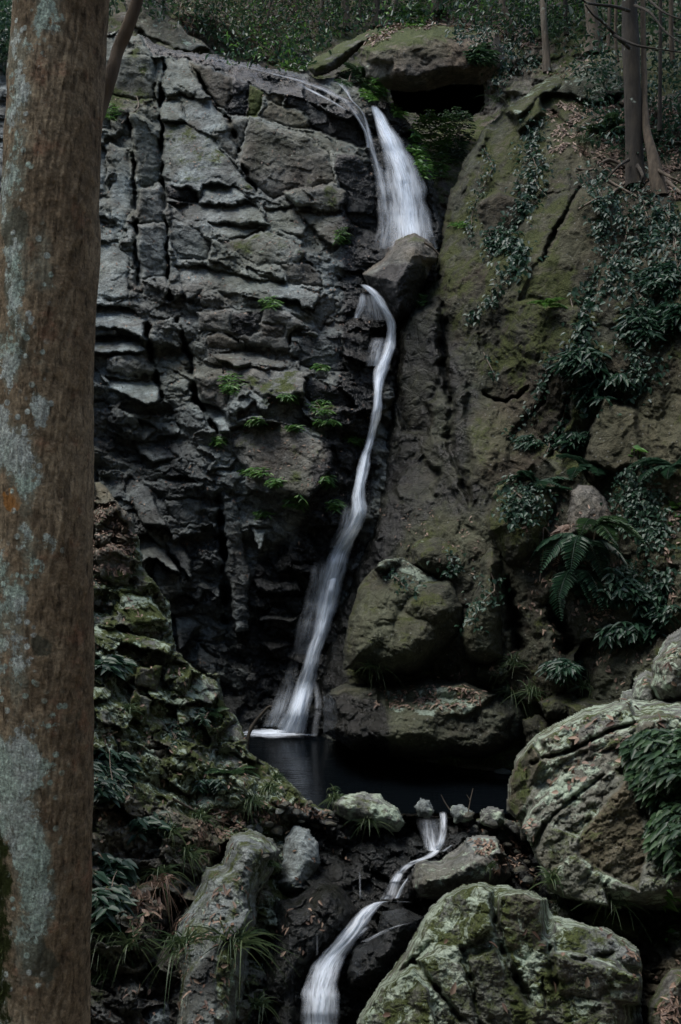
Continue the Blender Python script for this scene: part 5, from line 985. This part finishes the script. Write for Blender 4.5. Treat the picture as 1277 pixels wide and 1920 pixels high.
# right foreground bush
for a_ in [('dense dark leafy bush on the big angular boulder at the right edge', 1245, 1430, 62, 70, 1100, .10), ('lower leafy shoots hanging under the dense bush at the right edge', 1262, 1560, 40, 70, 460, .09)]:
    shrub('bush', a_[0], 'bush', *a_[1:6], a_[6], 'leaf', None, depth=.4, whorl=2, W=.32, droop=.35, stems=14)
shrub('plant', 'bright seedling in the corner behind the huge furrowed boulder', 'plant', 1238, 1745, 18, 20, 22, .10, 'bright', None, depth=.12, W=.5, stems=4)
shrub('plant', 'trailing stem with a few leaves right of the bright seedling', 'plant', 1255, 1690, 14, 40, 26, .07, 'bright', None, depth=.1, W=.4, stems=5)
# small bright plants on the dark cliff
for a_ in [('bright green plant highest of those on the wet cliff', 600, 688, 12, 7), ('bright spreading plant on the ledge in the middle of the cliff', 540, 746, 20, 9), ('long leaved bright plant left of the waterfall', 602, 762, 18, 14), ('thin leaved plant directly below the long leaved bright one', 612, 790, 22, 6),
           ('small bright plant close to the waterfall on a dark ledge', 664, 824, 12, 8), ('short plant on the ledge right of the mossy patch', 552, 800, 12, 7), ('bright mossy plant on the purple grey face', 480, 884, 24, 8), ('small rosette of leaves right of the bright moss', 516, 902, 10, 8), ('two leaved plant by the waterfall below the purple grey face', 614, 900, 9, 10),
           ('bright green plant on the lower cliff', 553, 940, 18, 12), ('shiny leaved plant right of the bright green one on the lower cliff', 627, 948, 14, 10), ('plant in the cleft left of the mossy blocks', 432, 720, 18, 20), ('small fern like plant on the upper ledge', 505, 566, 16, 12), ('grassy plant on the grey ledge left of the waterfall head', 642, 445, 12, 16),
           ('small dark plant on the cliff below the bright moss', 492, 962, 14, 6), ('tiny plant on the ledge above the purple grey face', 480, 790, 14, 8), ('leafy sprig at the foot of the grey ledge', 410, 826, 10, 10), ('leafy tuft behind the trunk high on the left', 208, 210, 16, 14), ('small green plant beside the wedged boulder', 790, 560, 14, 16), ('green plant at the foot of the right rim above the wedged boulder', 865, 420, 16, 6)]:
    shrub('plant', a_[0], 'plant', *a_[1:5], int(26+a_[3]*a_[4]*.12), .085, 'bright', 'small plants on the wet cliff', depth=.12, stems=3, whorl=2, W=.22, droop=.2)

# ---- ferns
def frond(L, seed, np_=15, wid=.30, arch=.5):
    r = np.random.RandomState(seed); t_ = np.linspace(0, 1, 22); X = np.stack([t_*L*(1-.12*t_*arch), 0*t_, L*arch*(.55*t_-1.05*t_**2)], -1); parts = [(*tube(X, [L*.010, L*.004], 4),)]
    k = np.linspace(.10, .98, np_*2); c_ = np.stack([np.interp(k, t_, X[:, j]) for j in range(3)], -1); w_ = wid*L*np.sin(np.pi*np.clip(k*.88+.12, 0, 1))**.75
    for s in (-1, 1):
        dv = np.stack([.45+0*k, s*np.ones_like(k), -.25+r.uniform(-.12, .12, len(k))], -1); parts.append(leaves(c_, dv, np.tile([0., 0, 1], (len(k), 1)), w_*r.uniform(.85, 1.05, len(k)), .055*L+0*k, .1, lc=r.rand(len(k))))
    V, f, lc = join([(p[0], p[1], p[2] if len(p) > 2 else np.zeros(len(p[0]))) for p in parts]); return V, f, lc
def fern(label, u, v, L, n=7, a0=-180, a1=0, mat='ivy', arch=.6, seed=0, out=.12, droop=0., mats=None, group='ferns growing on the rocks'):
    d = zt(u, v, -.03); loc = PT(u, v, d)
    r = empty('fern', loc); tag(r, label, 'fern', group)
    for i in range(n):
        V, f, lc = frond(L*rnd.uniform(.75, 1.1), seed*10+i, arch=arch*rnd.uniform(.7, 1.3)); o = mesh('frond', V, f, M[(mats or [mat])[i % len(mats or [1])]], None, {'lc': lc}); o.parent = r
        a_ = R(a0+(a1-a0)*(i+.5)/n+rnd.uniform(-10, 10)); o.rotation_euler = (rnd.uniform(-.25, .25), R(-22+droop+rnd.uniform(-18, 18)), a_)
fern('large drooping fern over the dark hollow on the right', 1090, 1010, .5, 8, -210, 20, arch=1.0, seed=1, droop=20)
fern('fern hanging straight down below the large drooping fern', 1075, 1075, .5, 5, -150, -20, arch=1.3, seed=2, droop=40)
fern('fern spreading left above the pointed boulder', 1112, 885, .5, 6, -220, -10, arch=.7, seed=3)
fern('pale fern fronds on top of the ivy covered boulder', 1000, 908, .42, 6, -190, 0, arch=.6, seed=4)
fern('bluish fern leaf beside the pointed boulder', 1045, 925, .3, 3, -170, -60, arch=.5, seed=5)
fern('bright fern right of the large drooping fern', 1110, 990, .45, 5, -120, 20, mat='leaf', arch=.9, seed=6)
fern('small fern sprouting on the smooth face of the rock wall', 1024, 575, .26, 6, -190, 10, mat='bright', arch=.9, seed=7)
fern('pale fern at the mouth of the hollow by the upper waterfall', 822, 214, .55, 6, -180, 0, arch=.5, seed=8)
fern('fern on the brink ledge left of the upper waterfall', 715, 165, .5, 7, -190, 10, mat='bright', arch=.7, seed=9)
fern('fern at the right edge below the broad leaved plant', 1268, 880, .45, 6, -230, -60, arch=.8, seed=10)
fern('fern in the shadow under the left slab of the overhang', 680, 150, .5, 6, -190, 10, mat='leaf', arch=.7, seed=11)
fern('small fern on the ledge under the roots of the dark trunk', 1140, 250, .4, 7, -200, 20, mat='leaf', arch=.7, seed=12)
fern('small fern at the dark trunk foot', 1205, 262, .35, 7, -200, 20, mat='leaf', arch=.8, seed=13)
fern('brown withered fern fronds hanging by the pointed boulder', 1062, 985, .42, 4, -130, -60, mat='dead', arch=1.4, seed=14, droop=45)
fern('withered fern hanging in the right of the hollow', 1118, 1090, .32, 3, -120, -70, mat='dead', arch=1.4, seed=15, droop=45)
fern('small fern low on the left bank by the pool', 392, 1340, .22, 7, -190, 10, mat='leaf', arch=.7, seed=16)
fern('little fern on the left bank under the twig', 430, 1455, .26, 8, -200, 20, mat='leaf', arch=.7, seed=17)

# ---- grass tufts
def tuft(label, u, v, n, L, group, mat='grass', w=.009, droop=1., seed=0, spread=.5):
    d = zt(u, v, -.02); P0 = PT(u, v, d); a_ = rng.uniform(0, 2*np.pi, n); el = rng.uniform(.25, 1.35, n); l_ = L*rng.uniform(.55, 1.15, n); m_ = 7; s = np.linspace(0, 1, m_)
    hx = np.cos(a_)*np.cos(el); hy = np.sin(a_)*np.cos(el)*.8-.2; hz = np.sin(el); b0 = P0+np.stack([rng.normal(0, L*.1, n), rng.normal(0, L*.08, n), rng.normal(0, .01, n)], -1)
    X = b0[:, None]+l_[:, None, None]*(s[None, :, None]*np.stack([hx, hy, hz], -1)[:, None]*np.array([1, 1, 1])-np.array([0, 0, 1])*(droop*.8*s**2)[None, :, None]*(.5+rng.rand(n))[:, None, None])
    side = norm(np.cross(X[:, 1]-X[:, 0], np.array([0, -1., .3])))[:, None]*(w*.5*(1-s**1.5)+.0006)[None, :, None]; V = np.stack([X-side, X+side], 2).reshape(-1, 3)
    i = (np.arange(n)[:, None]*m_+np.arange(m_-1)[None])*2; i = i.ravel()[:, None]; f = np.concatenate([i, i+1, i+3, i+2], 1)
    V = V-P0; o = mesh('grass_tuft', V, f, M[mat], None, {'lc': np.repeat(rng.rand(n)**1.3, m_*2)}); o.location = P0; tag(o, label, 'grass', group)
g1 = 'grass tufts on the left bank'
for x in [('long arching grass tuft beside the big trunk near the bottom', 205, 1745, 110, .42), ('second arching tuft right behind the one beside the big trunk', 240, 1770, 70, .36), ('grass tuft draped over the mottled slab', 440, 1768, 110, .36), ('tuft with long drooping blades left of the mottled slab', 345, 1775, 80, .36), ('yellowing grass tuft on the middle of the left bank', 350, 1602, 80, .24),
          ('bleached dry tuft hanging on the left bank', 300, 1640, 60, .26), ('grass on the bank edge above the slabs', 470, 1505, 110, .22), ('fine grass tuft left of the bank edge grass', 375, 1535, 100, .2), ('grass between the blocks and the pool corner', 505, 1480, 80, .18), ('grass patch right at the pool corner', 520, 1460, 50, .14),
          ('little tuft in the crack of the mottled slab', 505, 1620, 40, .12), ('short grass on the wet rock below the blue grey slab', 485, 1885, 50, .2), ('sparse blades at the bottom left beside the trunk', 190, 1830, 40, .3), ('thin grass on the bank under the drooping plant', 240, 1330, 60, .16), ('fine blades on the mossy bank above the blocks', 300, 1180, 40, .12), ('tuft in the bank hollow by the large leaved plant', 320, 1560, 60, .2)]:
    tuft(x[0], x[1], x[2], x[3], x[4], g1)
tuft('dry straw coloured grass wisps under the yellowing tuft', 300, 1655, 40, .3, g1, 'dead', droop=1.8)
g2 = 'grass tufts round the pool'
for x in [('bright grass tuft on the left of the smooth lip boulder', 628, 1498, 90, .17), ('grass hanging in front of the smooth lip boulder', 690, 1540, 80, .2), ('upright blade clump left of the smooth lip boulder', 626, 1482, 14, .14), ('large grass tuft at the far right waterline', 934, 1420, 90, .34), ('small yellow green tuft on the far waterline', 850, 1420, 70, .16),
          ('grass tuft above the long wet slab', 960, 1300, 90, .34), ('broad grass tuft right of the long wet slab', 1000, 1300, 90, .34), ('upright grass in the dark hollow', 970, 1245, 50, .36), ('grass at the foot of the large dark boulder', 700, 1250, 70, .3), ('thin grass in the shade behind the lichen boulder', 1100, 1290, 70, .34), ('grass left of the foot of the tall narrow boulder', 800, 1262, 50, .25),
          ('grass on top of the sloping boulder by the small cascade', 920, 1625, 24, .12), ('dark grass tuft in the gap behind the huge furrowed boulder', 1060, 1700, 60, .22), ('grass under the big angular boulder by the gap', 1035, 1650, 50, .2), ('long grass blades below the dense bush', 1150, 1690, 50, .24), ('grass beside the bright seedling', 1215, 1720, 60, .24), ('pale broad blades by the gully stones', 963, 1535, 8, .16)]:
    tuft(x[0], x[1], x[2], x[3], x[4], g2)
g3 = 'grass tufts high on the rocks'
for x in [('grass under the overhang beside the wall rim', 935, 190, 60, .5), ('grass patch above the ivy near the leaning trunk', 985, 40, 90, .55), ('grassy tuft on the grey ledge', 505, 572, 40, .2), ('grass at the wedge of the upper brink', 560, 300, 0, 0), ('tuft on the brown ledge above the waterfall bend', 640, 440, 36, .22), ('grass on the shoulder below the dark trunk', 1100, 265, 50, .35), ('grass by the rim of the rock wall', 905, 370, 30, .22)]:
    if x[3]: tuft(x[0], x[1], x[2], x[3], x[4], g3)

# ---- undergrowth on the far slope and fallen leaves: nobody could count them
def scatter(poly, n, minz=-.2):
    P_ = np.array(poly, float); u = rng.uniform(P_[:, 0].min(), P_[:, 0].max(), n); v = rng.uniform(P_[:, 1].min(), P_[:, 1].max(), n); ok = (sdf(poly, u, v) > 0); u, v = u[ok], v[ok]; nn = nat(u, v); ok = nn[:, 2] > minz; return u[ok], v[ok]
def foliage(name, label, poly, n, L, mat, lift, clump=30., thr=-.05, W=.45, dmin=14.4):
    u, v = scatter(poly, n); k = gnoise(u/clump, v/clump*1.4, 21)+.5*gnoise(u/clump*2.3, v/clump*2.3, 22) > thr; u, v = u[k], v[k]; nn = nat(u, v); d = zat(u, v); ok = d > dmin; u, v, nn, d = u[ok], v[ok], nn[ok], d[ok]
    X = PT(u, v, d-.05)+np.stack([rng.normal(0, .06, len(u)), -rng.rand(len(u))*lift, rng.rand(len(u))**1.4*lift], -1); V, f, lc = leaves(X, rdir(len(u), -.1), rdir(len(u), 1.6), L*rng.uniform(.5, 1.3, len(u)), L*W); tag(mesh(name, V, f, M[mat], None, {'lc': lc}), label, 'undergrowth', None, 'stuff')
hp = [(-150, -150), (1430, -150), (1430, 260), (1180, 130), (960, 90), (700, 60), (640, 80), (580, 140), (430, 130), (330, 60), (240, 20), (100, 140), (-150, 250)]
foliage('undergrowth', 'dark green undergrowth covering the slope behind the falls', hp, 64000, .095, 'leaf', .45, 34, .0)
foliage('undergrowth', 'blue green ivy and low leaves between the trunks on the slope', hp, 26000, .10, 'ivy', .3, 22, .08)
foliage('undergrowth', 'scattered bright leaves on the slope', [(430, -60), (1200, -60), (1200, 60), (800, 60), (600, 90), (560, 140), (430, 130)], 11000, .08, 'bright', .4, 26, .08)
foliage('undergrowth', 'brown twiggy dead growth on the slope above the ridge', [(240, -60), (700, -60), (640, 60), (520, 130), (330, 60)], 9000, .14, 'dead', .4, 30, .0, .07)
foliage('undergrowth', 'dark low plants among the litter at the upper right', [(1060, 120), (1430, 100), (1430, 330), (1200, 330), (1080, 270)], 9000, .08, 'ivy', .25, 26, .18, dmin=9)
foliage('undergrowth', 'dark leaves on the bank at the extreme upper left behind the trunk', [(-150, 20), (60, 20), (60, 330), (-150, 330)], 6000, .10, 'ivy', .4, 30, -.3)
fall_ = []
def litter(poly, n, L, thr=-.1, clump=26., minz=.15, near=1.):
    u, v = scatter(poly, n, minz); k = gnoise(u/clump, v/clump*1.5, 31)+.4*gnoise(u/7., v/7., 32) > thr; u, v = u[k], v[k]; nn = nat(u, v); X = PT(u, v, zat(u, v))+nn*.018; N_ = nn+rng.normal(0, .2, nn.shape); dv = rdir(len(u)); dv = dv-nn*(dv*nn).sum(1, keepdims=True)*.85; fall_.append(leaves(X, dv, N_, L*rng.uniform(.6, 1.3, len(u)), L*.42*rng.uniform(.7, 1.2, len(u)), .12))
q2_ = lambda p: rg(2)(p)
litter(q2_([(-30, 180), (0, 90), (180, 60), (560, 60), (700, 180), (640, 200), (300, 110), (100, 140), (20, 190)]), 2600, .11, -.2, minz=-.2)
litter(q2_([(700, 300), (860, 230), (960, 260), (800, 330)]), 260, .08, -.1)
litter(q2_([(720, 440), (960, 430), (1277, 380), (1277, 840), (1150, 800), (1000, 740), (880, 640), (740, 640)]), 6000, .06, .0, minz=-.1)
litter([(180, 60), (700, 160), (740, 330), (700, 1000), (420, 1100), (180, 900)], 2600, .045, .0, minz=.2)
litter([(170, 930), (250, 960), (250, 1090), (170, 1100)], 1100, .042, -.3, minz=.1)
litter([(160, 1080), (340, 1180), (470, 1380), (560, 1500), (420, 1920), (160, 1920)], 2600, .045, .05, minz=.1)
litter(rg(7)([(430, 330), (560, 260), (840, 230), (1040, 280), (1040, 360), (820, 330), (640, 360), (560, 480), (480, 520)]), 1600, .05, -.3, minz=-.2)
litter(rg(7)([(190, 640), (420, 600), (420, 760), (330, 900), (180, 820)]), 800, .065, -.2, minz=-.2)
litter(rg(7)([(780, 380), (1100, 300), (1180, 600), (900, 900), (700, 1186), (640, 1186), (680, 760)]), 340, .045, .0, minz=-.3)
litter([(690, 1240), (960, 1240), (900, 1330), (700, 1330)], 900, .05, -.2, minz=.3); litter([(700, 950), (900, 960), (900, 1080), (760, 1060)], 300, .04, .1, minz=.3)
litter([(940, 1000), (1277, 900), (1277, 1280), (960, 1330)], 1600, .055, -.05, minz=.15)
litter(rg(8)([(560, 280), (700, 280), (720, 560), (560, 520), (420, 300)]), 800, .045, -.3, minz=-.2)
litter(rg(8)([(1060, 780), (1277, 760), (1277, 1076), (1120, 1076)]), 1300, .032, -.4, minz=.45)
litter(rg(8)([(640, -60), (1100, -180), (1277, -300), (1277, -100), (1000, 100), (760, 200), (650, 100)]), 500, .06, .0, minz=.3)
litter(rg(8)([(300, 620), (740, 560), (1100, 780), (1100, 1060), (100, 1060)]), 36, .05, -.5, minz=.1)
V, f, lc = join(fall_); tag(mesh('fallen_leaves', V, f, M['dead'], None, {'lc': lc}), 'brown and pale fallen leaves littering ledges, banks and the slope', 'fallen leaves', None, 'stuff')
for _o in ROOTS:
    if '_o' in _o: del _o['_o']
